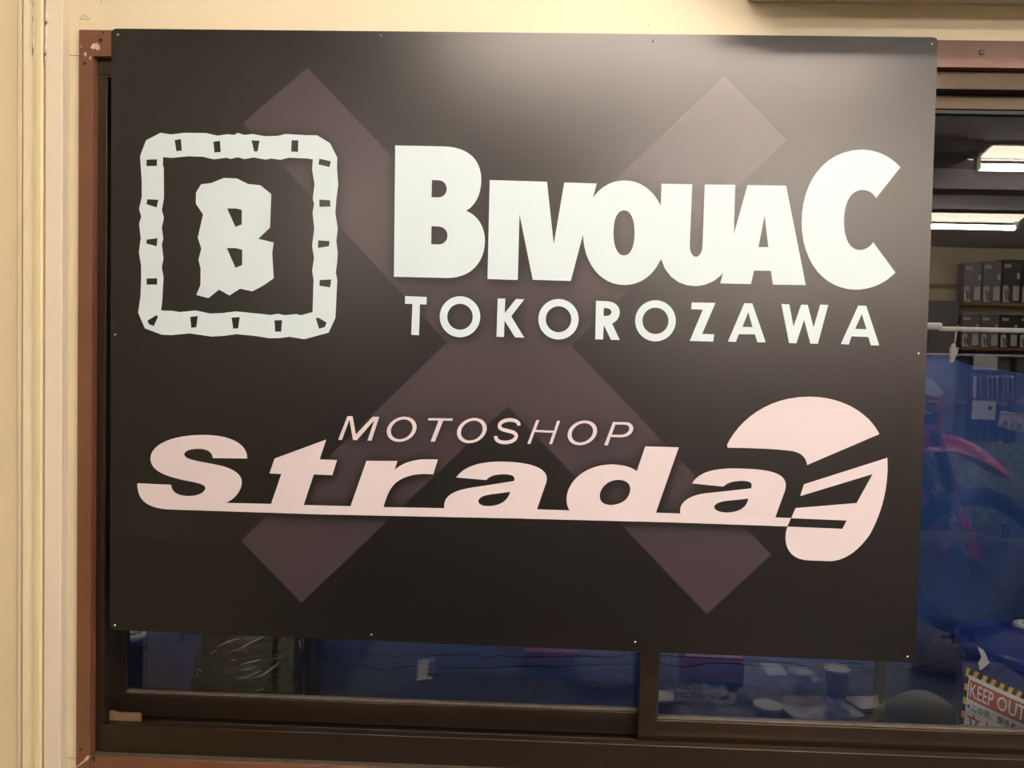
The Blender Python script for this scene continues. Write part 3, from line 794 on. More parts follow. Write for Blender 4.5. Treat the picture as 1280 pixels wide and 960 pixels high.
# bench that carries the pails
def pail_height(px, py, Y): return at(px, py, Y).z
PY = 0.60
zl = at(1291, 806, PY).z                        # lid height
bench_z = zl - 0.365
be = thing('bench', 'low wooden bench outside under the blue pails', 'bench', (0.2, 0.6, 0))
MB().box(-1.2, 1.7, 0.30, 0.86, bench_z - 0.035, bench_z).build('top', 'bench_wood', be, bevel=0.003)
for x in (-1.1, 1.6):
    for y in (0.34, 0.80):
        MB().box(x - 0.03, x + 0.03, y - 0.03, y + 0.03, 0, bench_z - 0.035).build('leg', 'bench_wood', be)
def pail(px, label, cap_px, cap_py, R=0.152):
    cx = at(px, 806, PY).x
    t = thing('oil_pail', label, 'pail', (cx, PY, bench_z), 'blue oil pails outside')
    H = zl - bench_z
    MB().lathe([(R * 0.86, 0), (R * 0.87, 0.01), (R * 0.93, H * 0.5), (R * 0.965, H - 0.03), (R * 0.965, H - 0.012)], (cx, PY, bench_z), 48).build('body', 'pail_blue', t, smooth=True)
    lid = MB().lathe([(R * 0.97, H - 0.016), (R * 1.0, H - 0.014), (R * 1.0, H + 0.001), (R * 0.985, H + 0.004), (R * 0.955, H + 0.002), (R * 0.94, H - 0.008), (R * 0.80, H - 0.008), (R * 0.77, H - 0.001), (R * 0.05, H + 0.001)], (cx, PY, bench_z), 48).build('lid', 'pail_blue', t, smooth=True)
    for a in np.linspace(0, 2 * math.pi, 12, endpoint=False):
        x, y = cx + R * 1.0 * math.cos(a), PY + R * 1.0 * math.sin(a)
        MB().box(x - 0.006, x + 0.006, y - 0.003, y + 0.003, bench_z + H - 0.03, bench_z + H - 0.004).build('lid_lug', 'pail_blue', lid)
    c = atz(cap_px, cap_py, zl + 0.014)
    MB().lathe([(0.030, -0.014), (0.030, -0.002), (0.026, 0)], (c.x, c.y, zl + 0.0135), 28).build('spout_collar', 'pail_blue', lid, smooth=True)
    cp = MB().lathe([(0.025, -0.004), (0.025, 0.006), (0.022, 0.008), (0.016, 0.008), (0.013, 0.003)], (c.x, c.y, zl + 0.0135), 28).build('spout_cap', 'cap_white', lid, smooth=True)
    MB().lathe([(0.006, 0), (0.006, 0.004)], (c.x, c.y, zl + 0.0165), 12).build('cap_tab', 'cap_inner', cp)
    return t
pail(1291, 'blue metal pail outside at the lower right, behind the warning placard', 1282, 782)
pail(176, 'blue metal pail with white spout cap outside at the lower left', 166, 795.5)
# white highlight below the right pail's lid, built as a pale patch
o = MB().slab([at(x, y, 0.448 + 0.0) for x, y in ((1222, 808), (1229, 812), (1233, 819), (1237, 828), (1231, 834), (1225, 838), (1223, 829), (1227, 821), (1224, 814))], (0, 0.002, 0)).build('pail_highlight', 'paper', org=at(1229, 836, .448))
tag(o, 'white highlight below the right pail lid, made as a pale patch', 'highlight')

# KEEP OUT placard, slightly bowed, hanging in front of the right pail
TLc, TRc, BLc, BRc = at(1208.2, 833.8, 0.475), at(1296, 873, 0.42), at(1199.5, 911.5, 0.455), at(1288, 953, 0.40)
nrm = (TRc - TLc).cross(BLc - TLc).normalized()
if nrm.y > 0: nrm = -nrm
def plac(u, v, h=0.0):
    p = (TLc * (1 - u) + TRc * u) * (1 - v) + (BLc * (1 - u) + BRc * u) * v
    return p + nrm * (0.010 * 4 * u * (1 - u) + h)
sg = thing('warning_placard', 'red and white warning placard with yellow and black border, in front of a blue pail', 'sign', BLc)
def plac_rect(u0, u1, v0, v1, h, name, m, parent=sg, sk=0.0, nu=10):
    a = MB(); va = []
    for hh in (h, h + 0.0004):
        for j in (0, 1):
            for i in range(nu + 1):
                u = u0 + (u1 - u0) * i / nu + (sk if j else 0); va.append(plac(u, v0 + (v1 - v0) * j, hh))
    n = nu + 1; f = []
    for i in range(nu):
        f += [(i, i + 1, n + i + 1, n + i), (2 * n + i, 3 * n + i, 3 * n + i + 1, 2 * n + i + 1), (i, 2 * n + i, 2 * n + i + 1, i + 1), (n + i, n + i + 1, 3 * n + i + 1, 3 * n + i)]
    f += [(0, n, 3 * n, 2 * n), (nu, 2 * n + nu, 3 * n + nu, n + nu)]
    return a.add(va, f).build(name, m, parent)
plac_rect(0, 1, 0, 1.0, 0, 'plate', 'sign_yellow')
plac_rect(0.045, 0.955, 0.10, 0.93, 0.0006, 'panel', 'sign_white')
for k in range(8):
    for va_, vb_ in ((0, 0.10), (0.93, 1.0)):
        plac_rect(0.06 + k * 0.122, 0.06 + k * 0.122 + 0.062, va_, vb_, 0.0006, 'stripe', 'sign_black', sk=-0.03, nu=2)
for k in range(4):
    plac_rect(0, 0.045, 0.14 + k * 0.22, 0.14 + k * 0.22 + 0.11, 0.0006, 'stripe', 'sign_black', nu=2)
plac_rect(0.065, 0.935, 0.165, 0.47, 0.0012, 'red_band', 'sign_red')
def plac_text(txt, u0, u1, v0, v1, m, bold=0.0):
    cu = bpy.data.curves.new('tmp', 'FONT'); cu.body = txt; cu.resolution_u = 2; cu.offset = bold
    ob = bpy.data.objects.new('tmp', cu); C.objects.link(ob)
    dg = bpy.context.evaluated_depsgraph_get(); me = bpy.data.meshes.new_from_object(ob.evaluated_get(dg))
    bpy.data.objects.remove(ob); bpy.data.curves.remove(cu)
    if not me.vertices: return
    xs = [v.co.x for v in me.vertices]; ys = [v.co.y for v in me.vertices]
    x0, x1, y0, y1 = min(xs), max(xs), min(ys), max(ys)
    pl = parent_loc(sg)
    for v in me.vertices:
        u = u0 + (u1 - u0) * (v.co.x - x0) / (x1 - x0); vv = v1 + (v0 - v1) * (v.co.y - y0) / (y1 - y0)
        v.co = plac(u, vv, 0.0019) - pl
    me.name = 'lettering'; me.materials.clear(); me.materials.append(MATS[m])
    o = bpy.data.objects.new('lettering', me); C.objects.link(o); o.parent = sg
plac_text('KEEP', 0.08, 0.41, 0.20, 0.43, 'sign_white', 0.01)
plac_text('OUT', 0.46, 0.86, 0.20, 0.43, 'sign_white', 0.01)
plac_text('※この先、関係者以外', 0.06, 0.94, 0.515, 0.635, 'ink', 0.008)
plac_text('立入禁止', 0.075, 0.90, 0.68, 0.91, 'sign_red_text', 0.02)

# black film-wrapped bundle outside at the lower left
cbx, cby = at(310, 830, 0.42).x, 0.42
zz = lambda py: at(310, py, 0.42).z
o_ = MB()
prof = [(0.06, bench_z), (0.092, bench_z + 0.03), (0.105, bench_z + 0.12), (0.1085, zz(850)), (0.110, zz(825)), (0.107, zz(800)), (0.107, zz(780)), (0.09, zz(740)), (0.05, zz(725))]
v = []; n = 64; m_ = 60
for j in range(m_ + 1):
    t = j / m_ * (len(prof) - 1); k = min(int(t), len(prof) - 2); q = t - k
    r = prof[k][0] * (1 - q) + prof[k + 1][0] * q; z = prof[k][1] * (1 - q) + prof[k + 1][1] * q
    for i in range(n):
        a = 2 * math.pi * i / n
        lean = -0.18 * (z - zz(850)) if math.cos(a) < 0 else 0.0
        wr = 0.003 * noise.noise(Vector((math.cos(a) * 3 + z * 6, math.sin(a) * 3, z * 12 - a * 1.6)))
        v.append((cbx + (r + wr) * math.cos(a) + lean * (-math.cos(a)) * -1, cby + (r + wr) * math.sin(a), z))
f = [(j * n + i, j * n + (i + 1) % n, (j + 1) * n + (i + 1) % n, (j + 1) * n + i) for j in range(m_) for i in range(n)]
f += [tuple(range(n))[::-1], tuple(range(m_ * n, m_ * n + n))]
o = o_.add(v, f).build('wrapped_bundle', 'black_film', smooth='all', org=(cbx, cby, bench_z))
mat('crease_glint', (0.42, 0.40, 0.37), 0.18)  # pale film wrinkles; their white glints are put into the colour
for q in ([(312, 849), (330, 843), (345, 832), (357, 815), (364, 800)], [(295, 848.5), (310, 846), (326, 838)], [(272, 809), (285, 802), (300, 798)], [(283, 816), (300, 810.5), (320, 800), (332, 795)],
          [(300, 831), (315, 827), (328, 824)], [(298, 838), (312, 836), (320, 833)], [(246, 836), (253, 840)], [(246, 840), (249, 848)], [(262, 818), (272, 812)], [(318, 864), (330, 861)], [(374, 800), (376, 812)], [(288, 826), (296, 824)]):
    pts, rd = [], []
    for (xa_, ya_), (xb_, yb_) in zip(q, q[1:]):
        for t in (0, .34, .67): pts.append((xa_ + (xb_ - xa_) * t, ya_ + (yb_ - ya_) * t))
    pts.append(q[-1]); pp = []
    for k, (px, py) in enumerate(pts):
        p = at(px, py, cby - 0.08); dx = max(-0.107, min(0.107, p.x - cbx))
        yy = cby - math.sqrt(0.1095 ** 2 - dx * dx); p = at(px, py, yy)
        pp.append(p); rd.append(0.0013 * (0.25 + math.sin(math.pi * (k + 0.5) / len(pts))))
    MB().tube(pp, 0.001, 6, rd).build('crease_glint', 'crease_glint', o, smooth='all')
tag(o, 'black bundle wrapped in shiny stretch film outside beside the left pail', 'bundle')

# porch lamp under the eave outside, out of sight above the sign
mat('porch_glow', (1, 1, 1), 0.4, emit=16.0, ecol=(0.95, 0.97, 1.0))
pz = 2.28
pt = thing('porch_lamp', 'fluorescent porch lamp under the eave outside above the window', 'lamp', (0.3, 0.45, pz))
MB().box(-0.65, 1.25, 0.40, 0.50, pz, pz + 0.03).build('housing', 'lamp_white', pt, bevel=0.004)
MB().lathe([(0.016, 0.03), (0.016, 1.87)], (-0.65, 0.45, pz - 0.03), 16, axis='X').build('tube', 'porch_glow', pt, smooth=True)
for x in (-0.65, 1.23):
    MB().box(x, x + 0.02, 0.435, 0.465, pz - 0.045, pz).build('socket', 'lamp_white', pt)
MB().box(0.25, 0.35, 0.10, 0.46, pz + 0.03, pz + 0.05).build('arm', 'rail_grey', pt)

# pole, clip and thin rail outside
pY = 0.20
po = thing('drying_pole', 'white drying pole with thicker end sleeve, outside the right pane', 'pole', at(1220, 412, pY))
a0, a1 = at(1060, 405.5, pY), at(1176.3, 408, pY); b0, b1 = at(1174, 411, pY), at(1600, 421, pY)
MB().tube([a0, a1], 0.0062, 16).build('sleeve', 'pole_white', po, bevel=0.001)
MB().tube([b0, b1], 0.0042, 14).build('pole', 'pole_white', po)
MB().tube([b1 + Vector((-0.1, 0, 0)), Vector((b1.x - 0.1, 0.10, b1.z))], 0.004, 8).build('bracket', 'rail_grey', po)
cp = thing('clothespin', 'small pale clothespin hanging on a loop from the white pole', 'clothespin', at(1192, 452, pY))
MB().tube([at(1193.2, 428, pY), at(1194.5, 416, pY - 0.006), at(1197, 408, pY - 0.004), at(1197.2, 407.2, pY), at(1197, 410, pY + 0.006), at(1195.5, 420, pY + 0.003), at(1193.8, 429, pY)], 0.0009, 6).build('loop', 'pin_plastic', cp)
MB().slab([at(x, y, pY - 0.003) for x, y in ((1191.6, 429), (1194.6, 430), (1194.8, 436), (1190.4, 447), (1187.6, 446), (1188.8, 436))], (0, 0.006, 0)).build('jaw', 'pin_plastic', cp, bevel=0.0006)
MB().slab([at(x, y, pY - 0.001) for x, y in ((1197.2, 434), (1199.3, 435.2), (1196, 444), (1191.6, 453.6), (1187.4, 452.6), (1190, 444), (1194.6, 438))], (0, 0.006, 0)).build('jaw', 'pin_plastic', cp, bevel=0.0006)
o = MB().tube([at(1060, 440.5, 0.30), at(1150, 442.5, .30), at(1600, 452, 0.30)], 0.0022, 8).build('thin_rail', 'rail_grey', org=at(1220, 443, .30))
tag(o, 'thin grey metal rail below the white pole', 'rail')
# two sagging black cables along the tarp
w1 = [(398, 826), (412, 815), (430, 812), (447, 812), (465, 819), (500, 820.5), (520, 817), (545, 819), (595, 818), (605, 822.5), (625, 819.5), (650, 821.5), (700, 820.5), (730, 820), (760, 822), (800, 817), (822, 819), (860, 821), (900, 823), (930, 825.5), (990, 829), (1010, 834), (1040, 831), (1062, 828), (1098, 833)]
w2 = [(398, 833), (410, 827), (427, 826), (440, 831), (455, 832), (480, 838), (490, 836), (520, 832), (545, 834.5), (580, 835.5), (610, 835), (640, 833), (700, 833.5), (740, 831), (800, 830), (822, 829), (850, 833.5), (862, 833), (885, 829), (920, 829.5), (950, 832.5), (980, 834), (1010, 836), (1060, 834.5), (1107, 836), (1140, 836), (1160, 832), (1200, 823), (1260, 818)]
for k, wp in enumerate((w1, w2)):
    pts = []
    for (xa_, ya_), (xb_, yb_) in zip(wp, wp[1:]):
        for t in (0, .5): pts.append(at(xa_ + (xb_ - xa_) * t, ya_ + (yb_ - ya_) * t, 0.88))
    o = MB().tube(pts, 0.0013, 6).build('cable', 'cable_black', smooth='all', org=pts[0])
    tag(o, ('upper' if k == 0 else 'lower') + ' thin black cable running along the blue tarp', 'cable', 'cables along the tarp')

# ------------------------------------------------------------------ shop fittings on the viewer's side
# ceiling lamps: single-tube battens in two rows
def lamp(x0, x1, y, label):
    zt = CEIL - 0.085
    t = thing('ceiling_lamp', label, 'lamp', ((x0 + x1) / 2, y, CEIL), 'fluorescent battens on the shop ceiling')
    pr = [(-0.02, -0.045), (0.02, -0.045), (0.115, -0.018), (0.115, -0.012), (0.03, 0.0), (-0.03, 0.0), (-0.115, -0.012), (-0.115, -0.018)]
    MB().hexa([(x0, y + a, CEIL + c) for a, c in pr], [(x1, y + a, CEIL + c) for a, c in pr]).build('reflector', 'lamp_white', t)
    for sg_ in (-1, 1):
        MB().hexa([(x0 + 0.01, y + sg_ * 0.022, CEIL - 0.0455), (x0 + 0.01, y + sg_ * 0.112, CEIL - 0.0198), (x0 + 0.01, y + sg_ * 0.112, CEIL - 0.0228), (x0 + 0.01, y + sg_ * 0.022, CEIL - 0.0485)],
                  [(x1 - 0.01, y + sg_ * 0.022, CEIL - 0.0455), (x1 - 0.01, y + sg_ * 0.112, CEIL - 0.0198), (x1 - 0.01, y + sg_ * 0.112, CEIL - 0.0228), (x1 - 0.01, y + sg_ * 0.022, CEIL - 0.0485)]).build('glow_strip', 'hood_glow', t)
    MB().lathe([(0.016, 0.02), (0.016, x1 - x0 - 0.02)], (x0, y, zt), 16, axis='X').build('tube', 'tube_glow', t, smooth=True)
    for x in (x0, x1 - 0.02):
        MB().box(x, x + 0.02, y - 0.014, y + 0.014, zt - 0.012, CEIL - 0.045).build('socket', 'lamp_white', t)
l1 = rz(1218.5, 209, CEIL - 0.085); l2 = rz(1271.5, 285, CEIL - 0.085)
lamp(l1.x, l1.x + 1.22, l1.y, 'fluorescent lamp on the ceiling reflected at the upper right of the glass')
lamp(l2.x - 1.22, l2.x, l2.y, 'fluorescent lamp farther into the shop reflected below the first one')
sp_ = l1.y - l2.y
for k, (xx, yy) in enumerate(((-0.27, l1.y * 0.45), (0.35, l1.y), (0.60, l2.y), (-1.9, l2.y), (3.46, l2.y), (1.0, l2.y - 0.55), (2.6, l1.y * 0.5))):  # far-right, far-wall and window-end lamps are unseen, added to brighten shop and bike
    lamp(xx, xx + (1.22 if xx < 3 else 1.1), yy, ['fluorescent lamp nearest the sign board', 'fluorescent lamp in the second row before the sign', 'fluorescent lamp in the third row of the shop', 'fluorescent lamp at the far left of the shop', 'added unseen lamp at the far right, brightening the far wall', 'added unseen lamp brightening the far wall', 'added unseen lamp near the window wall, brightening the dirt bike'][k])

# wall unit above the window at the right: only its underside shows
ax0 = at(932, 2, 0).x; az = at(1100, 5.5, 0).z
ac = thing('air_conditioner', 'cream wall air conditioner above the right of the window, only its shaded underside in view', 'air conditioner', (ax0 + 0.4, 0, az))
MB().hexa([(ax0, 0, az), (ax0, -0.20, az + 0.01), (ax0, -0.21, az + 0.06), (ax0, -0.21, az + 0.27), (ax0, -0.20, az + 0.295), (ax0, 0, az + 0.295)],
          [(ax0 + 0.80, 0, az), (ax0 + 0.80, -0.20, az + 0.01), (ax0 + 0.80, -0.21, az + 0.06), (ax0 + 0.80, -0.21, az + 0.27), (ax0 + 0.80, -0.20, az + 0.295), (ax0 + 0.80, 0, az + 0.295)]).build('body', 'ac_plastic', ac, bevel=0.006)
MB().box(ax0 + 0.06, ax0 + 0.74, -0.185, -0.08, az - 0.002, az + 0.012).build('louver', 'ac_dark', ac)

# table below the window, with the clutter mirrored in the lower glass
TZ = 0.72
tb = thing('work_table', 'dark work table standing below the sign board', 'table', (0.35, -0.48, 0))
MB().box(-0.42, 1.25, -0.86, -0.10, TZ - 0.03, TZ).build('top', 'table_dark', tb, bevel=0.003)
for x in (-0.38, 1.21):
    for y in (-0.82, -0.14):
        MB().box(x - 0.02, x + 0.02, y - 0.02, y + 0.02, 0, TZ - 0.03).build('leg', 'leg_metal', tb)
def cup(px, py, r, label):
    c = rz(px, py, TZ + 0.075)
    t = thing('paper_cup', label, 'cup', (c.x, c.y, TZ), 'paper cups on the work table')
    MB().lathe([(r * 0.75, 0), (r, 0.073)], (c.x, c.y, TZ), 28).build('body', 'cup_side', t, smooth=True)
    MB().lathe([(r * 1.03, 0.072), (r * 1.04, 0.078), (r * 0.9, 0.080)], (c.x, c.y, TZ), 28).build('lid', 'paper_cup', t, smooth=True)
cup(826, 871, 0.026, 'paper cup with white lid reflected beside the window stile')
cup(959, 882, 0.027, 'paper cup with white lid reflected in front of the magazines')
cup(1046, 836.5, 0.027, 'paper cup with white lid reflected behind the magazines')
def sheet(px_pts, z, name, m, label, cat, th=0.004, group=None):
    pts = [rz(x, y, z) for x, y in px_pts]
    o = MB().slab(pts, (0, 0, -th)).build(name, m, org=(pts[0].x, pts[0].y, z - th))
    return tag(o, label, cat, group)
mat('mag_cover', (0.55, 0.48, 0.42), 0.35, var=0.8, vscale=26, col2=(0.10, 0.10, 0.22))
mat('mag_pale', (0.78, 0.74, 0.72), 0.35, var=0.35, vscale=30, col2=(0.30, 0.28, 0.42))
mat('blue_print', (0.12, 0.16, 0.5), 0.4)
sheet([(965, 874), (972, 869), (1024, 869), (1062, 897), (996, 901)], TZ + 0.010, 'magazine', 'mag_cover', 'open magazine with a brown and blue picture on the work table', 'magazine', 0.010)
sheet([(1028, 870), (1048, 869), (1081, 894), (1062, 898)], TZ + 0.016, 'leaflet', 'mag_pale', 'pale leaflet with a blue stripe lying on the magazine', 'leaflet', 0.005)
sheet([(1037, 874), (1043, 873), (1065, 893), (1060, 895)], TZ + 0.0175, 'leaflet_stripe', 'blue_print', 'blue printed slip lying on the pale leaflet', 'slip', 0.001)
sheet([(1052, 870), (1096, 869), (1100, 884), (1075, 886)], TZ + 0.008, 'newspaper', 'paper', 'folded newspaper beside the pale leaflet', 'newspaper', 0.008)
sheet([(950, 828), (975, 830), (985, 843), (960, 844)], TZ + 0.05, 'cd_case', 'paper', 'white card sleeve near the back of the work table', 'card', 0.004)
sheet([(985, 833), (1008, 833), (1017, 843), (990, 844)], TZ + 0.05, 'photo_frame', 'paper', 'white square card lying beside the sleeve', 'card', 0.004)
sheet([(987, 836), (995, 836), (995, 842), (988, 842)], TZ + 0.053, 'card_print', 'blue_print', 'dark blue picture printed on the square card', 'card', 0.002)
sheet([(518, 835), (540, 832), (536, 860), (517, 862)], TZ + 0.004, 'note_paper', 'paper', 'white note paper lying at the left end of the work table', 'paper', 0.003)
sheet([(533, 838), (543, 837), (540, 853), (531, 853)], TZ + 0.009, 'phone', 'dark_plastic', 'dark phone lying on the note paper', 'phone', 0.004)
def carton(px0, px1, py_top, py_bot, d, name, m, label, cat):
    c0, c1 = rz(px0, py_bot, TZ), rz(px1, py_bot, TZ)
    h = atz(px0, py_bot, TZ); top = at(px0, py_top, h.y).z
    o = MB().box(min(c0.x, c1.x), max(c0.x, c1.x), c0.y - d, c0.y, TZ, top).build(name, m, bevel=0.004, org=((c0.x + c1.x) / 2, c0.y - d / 2, TZ))
    return tag(o, label, cat)
carton(655, 728, 824, 845, 0.06, 'parts_box', 'red_card', 'long red carton with a pale round print on the work table', 'box')
c = rz(672, 833, TZ + 0.03)
o = carton(856, 928, 820, 852, 0.09, 'parts_box', 'red_card', 'red carton wrapped in film near the middle of the work table', 'box')
pc = rz(671, 845, TZ)
o = MB().lathe([(0.012, 0), (0.012, 0.002)], (pc.x, pc.y + 0.0005, TZ + 0.024), 20, axis='Y').build('round_print', 'paper', org=(pc.x, pc.y, TZ + 0.012))
tag(o, 'pale round sticker on the long red carton', 'sticker')
mat('band_white', (0.7, 0.66, 0.62), 0.4)
# crumpled clear bags
def bag(px, py, r, label, m='clear_plastic', seed=0, amp=0.55):
    c = rz(px, py, TZ + r[2] * 0.6)
    bmx = MB(); c2 = Vector((c.x, c.y, TZ + r[2] * 0.55))
    n, mm = 40, 26; vv = []; ff = []
    for j in range(mm + 1):
        th = math.pi * j / mm
        for i in range(n):
            a = 2 * math.pi * i / n
            d = Vector((math.sin(th) * math.cos(a), math.sin(th) * math.sin(a), math.cos(th)))
            k = 1 + amp * (abs(noise.noise(d * 3.0 + Vector((seed, 0, 0)))) - 0.2) + 0.25 * abs(noise.noise(d * 8.0 + Vector((seed, 3, 0))))
            p = Vector((d.x * r[0], d.y * r[1], d.z * r[2])) * k
            p.z = max(p.z, -r[2] * 0.53)
            vv.append(c2 + p)
    for j in range(mm):
        for i in range(n):
            ff.append((j * n + i, (j + 1) * n + i, (j + 1) * n + (i + 1) % n, j * n + (i + 1) % n))
    o = bmx.add(vv, ff).build('plastic_bag', m, org=(c.x, c.y, TZ))
    return tag(o, label, 'bag', 'clear plastic bags on the work table')
bag(762, 846, (0.070, 0.06, 0.05), 'crumpled clear plastic bag standing by the window stile', seed=2)
bag(1030, 856, (0.060, 0.045, 0.026), 'crumpled clear plastic bag behind the magazine', seed=5)
bag(882, 880, (0.075, 0.055, 0.035), 'crumpled clear plastic bag in front of the red carton', seed=9)
bag(950, 866, (0.045, 0.03, 0.02), 'small clear plastic bag behind the front paper cup', seed=13)
bag(828, 845, (0.03, 0.03, 0.04), 'small twisted clear bag behind the cup by the stile', seed=17)
# soft heaps at the right end of the table
def heap(pxc, py_base, pts_r, name, m, label, cat, z0, amp=0.1, fr=2.0):
    c = rz(pxc, py_base, z0)
    o = MB().blob((c.x, c.y, z0), pts_r, 32, 20, amp, fr, flat=0.0).build(name, m, smooth='all', org=(c.x, c.y, z0))
    return tag(o, label, cat)
heap(1146, 912, (0.088, 0.06, 0.085), 'padded_bag', 'olive_cloth', 'pale green padded cloth bag at the right end of the work table', 'bag', TZ, 0.10, 1.5)
heap(1100, 905, (0.022, 0.03, 0.035), 'rag', 'yellow_cloth', 'yellow rag beside the pale green padded bag', 'rag', TZ, 0.1)
heap(1178, 838, (0.045, 0.04, 0.085), 'glove', 'mauve_cloth', 'mauve fabric glove heaped behind the padded bag', 'glove', TZ, 0.22, 2.2)
heap(1148, 838, (0.016, 0.02, 0.105), 'glove', 'mauve_cloth', 'narrow mauve fabric glove standing beside the other glove', 'glove', TZ, 0.15, 2.2)

# ---- shelf unit by the far wall
SD = -y_back + YG - 0.17                                       # distance of the shelf fronts from the glass
def V(px, py, dd=0.0): return at(px, py, YG + SD + dd)      # virtual (mirrored) coordinates
sh = thing('storage_shelf', 'storage shelf with orange wooden boards by the far wall, seen reflected in the glass', 'shelf', mir(V(1300, 560)))
sx0 = V(1203, 400).x; sx1 = sx0 + 1.1
def shelf_board(py, px=1204):
    z = V(px, py).z
    MB().box(sx0, sx1, YG + SD, YG + SD + 0.14, z - 0.02, z).build('shelf_board', 'wood_shelf', sh, mirror=True)
    return z
zs1 = shelf_board(377.5); zs2 = shelf_board(433.5); zs3 = shelf_board(503, 1240); zs4 = shelf_board(572, 1240)
MB().box(sx0 + 0.06, sx1, YG + SD + 0.141, YG + SD + 0.155, 0, zs2).build('back_panel', 'cabinet_grey', sh, mirror=True)
for x in (V(1213, 470).x, V(1264, 470).x, sx1):
    MB().box(x - 0.02, x + 0.02, YG + SD - 0.03, YG + SD, 0, zs2 - 0.02).build('upright', 'dark_plastic', sh, mirror=True)
def carton2(x, z, wd, h, label, m, n, dd=0.0):
    d0 = YG + SD + 0.015 + dd
    t = thing('product_box', label, 'box', mir((x + wd / 2, d0 + 0.05, z)), 'product boxes on the storage shelf')
    MB().box(x, x + wd, d0, d0 + 0.10, z + 0.001, z + h).build('carton', m, t, mirror=True, bevel=0.002)
    MB().box(x + wd * 0.08, x + wd * 0.45, d0 - 0.002, d0, z + h * 0.82, z + h * 0.90).build('print', 'box_print', t, mirror=True)
    MB().slab([(x + wd * 0.06, d0 - 0.002, z + h * 0.02), (x + wd * 0.42, d0 - 0.002, z + h * 0.02), (x + wd * 0.36, d0 - 0.002, z + h * 0.34), (x + wd * 0.26, d0 - 0.002, z + h * 0.42), (x + wd * 0.04, d0 - 0.002, z + h * 0.38)], (0, 0.002, 0)).build('print', 'box_print', t, mirror=True)
    MB().box(x + wd * 0.60, x + wd * 0.94, d0 - 0.002, d0, z + h * 0.06, z + h * 0.40).build('print', 'box_print', t, mirror=True)
    MB().box(x + wd * 0.78, x + wd * 0.94, d0 - 0.002, d0, z + h * 0.56, z + h * 0.70).build('print', 'box_print', t, mirror=True)
    for k in range(2):
        MB().slab([(x + wd * (0.14 + .12 * k), d0 - 0.004, z + h * 0.30), (x + wd * (0.19 + .12 * k), d0 - 0.004, z + h * 0.32), (x + wd * (0.30 + .12 * k), d0 - 0.004, z + h * 0.06), (x + wd * (0.24 + .12 * k), d0 - 0.004, z + h * 0.05)], (0, 0.002, 0)).build('print', 'ink', t, mirror=True)
ppm = (V(1255, 400).x - V(1205, 400).x) / 50
ords = ['leftmost', 'second', 'third', 'fourth', 'rightmost']
for k in range(5):
    x = sx0 + 0.004 * 1 + k * 24.2 * ppm
    carton2(x, zs1, 22.5 * ppm, (50 + 2.5 * min(k, 2)) * ppm, ords[k] + ' product box on the upper orange shelf board', 'box_grey' if k < 2 else 'box_black', k)
    carton2(x, zs2, 22.5 * ppm, 42 * ppm, ords[k] + ' product box on the lower orange shelf board', 'box_grey' if k < 2 else 'box_black', k)
# white cards, hanging tools and bottles on the shelf
def vbox(px0, px1, py0, py1, name, m, label, cat, dd=-0.04, th=0.01, group=None):
    a, b_ = V(px0, py1, dd), V(px1, py0, dd)
    o = MB().box(a.x, b_.x, a.y, a.y + th, a.z, b_.z).build(name, m, mirror=True, org=mir(((a.x + b_.x) / 2, a.y, a.z)))
    return tag(o, label, cat, group)
vbox(1217, 1247, 445, 462, 'price_card', 'paper', 'wide pale card hanging under the lower shelf board', 'card')
vbox(1216, 1221, 470, 497, 'price_card', 'paper', 'narrow upright pale card beside the hanging tools', 'card')
vbox(1215, 1245, 501, 524, 'notice_sheet', 'paper', 'pale notice sheet pinned below the hanging tools', 'notice')
vbox(1235, 1240, 508, 512, 'notice_mark', 'ink', 'small dark square printed on the notice sheet', 'mark', -0.046, 0.004)
vbox(1245, 1253, 552, 564, 'price_card', 'paper', 'small pale card on the bottle shelf', 'card', -0.09)
for k in range(7):
    px = 1229 + k * 5.6 - (4 if k < 1 else 0) + (0.5 * k if k > 3 else 0)
    a, b_ = V(px, 472, -0.06), V(px, 499, -0.06)
    t = thing('wrench', ords[min(k, 4)] + ' shiny wrench hanging on the shelf rail' if k < 3 else ['fourth shiny wrench hanging on the shelf rail', 'fifth shiny wrench hanging on the shelf rail', 'sixth shiny wrench hanging on the shelf rail', 'rightmost shiny wrench hanging on the shelf rail'][k - 3], 'wrench', mir(b_), 'wrenches hanging on the shelf')
    MB().tube([a, b_], 0.006, 8).build('shaft', 'steel', t, mirror=True)
    MB().blob(a, (0.014, 0.006, 0.02), 10, 6).build('head', 'steel', t, mirror=True)
for k in range(6):
    px = 1230 + k * 8.2
    c = V(px, 571, -0.02); z0 = V(px, 572).z + 0.002
    H = V(px, 521).z - z0
    t = thing('oil_bottle', ['leftmost', 'second', 'third', 'fourth', 'fifth', 'rightmost'][k] + ' dark oil bottle in the row on the low shelf', 'bottle', mir((c.x, YG + SD + 0.06, z0)), 'oil bottles on the low shelf')
    r = 3.4 * ppm
    MB().lathe([(r, 0), (r, H * 0.72), (r * 0.5, H * 0.86), (r * 0.42, H * 0.88)], (c.x, YG + SD + 0.06, z0), 14).build('body', 'bottle_dark', t, smooth=True, mirror=True)
    MB().lathe([(r * 0.5, H * 0.88), (r * 0.5, H)], (c.x, YG + SD + 0.06, z0), 12).build('cap', 'dark_plastic', t, mirror=True)
    MB().box(c.x - r * 0.8, c.x + r * 0.8, YG + SD + 0.06 - r * 1.03, YG + SD + 0.06, z0 + H * 0.3, z0 + H * 0.45).build('label_band', 'cabinet_grey', t, mirror=True)
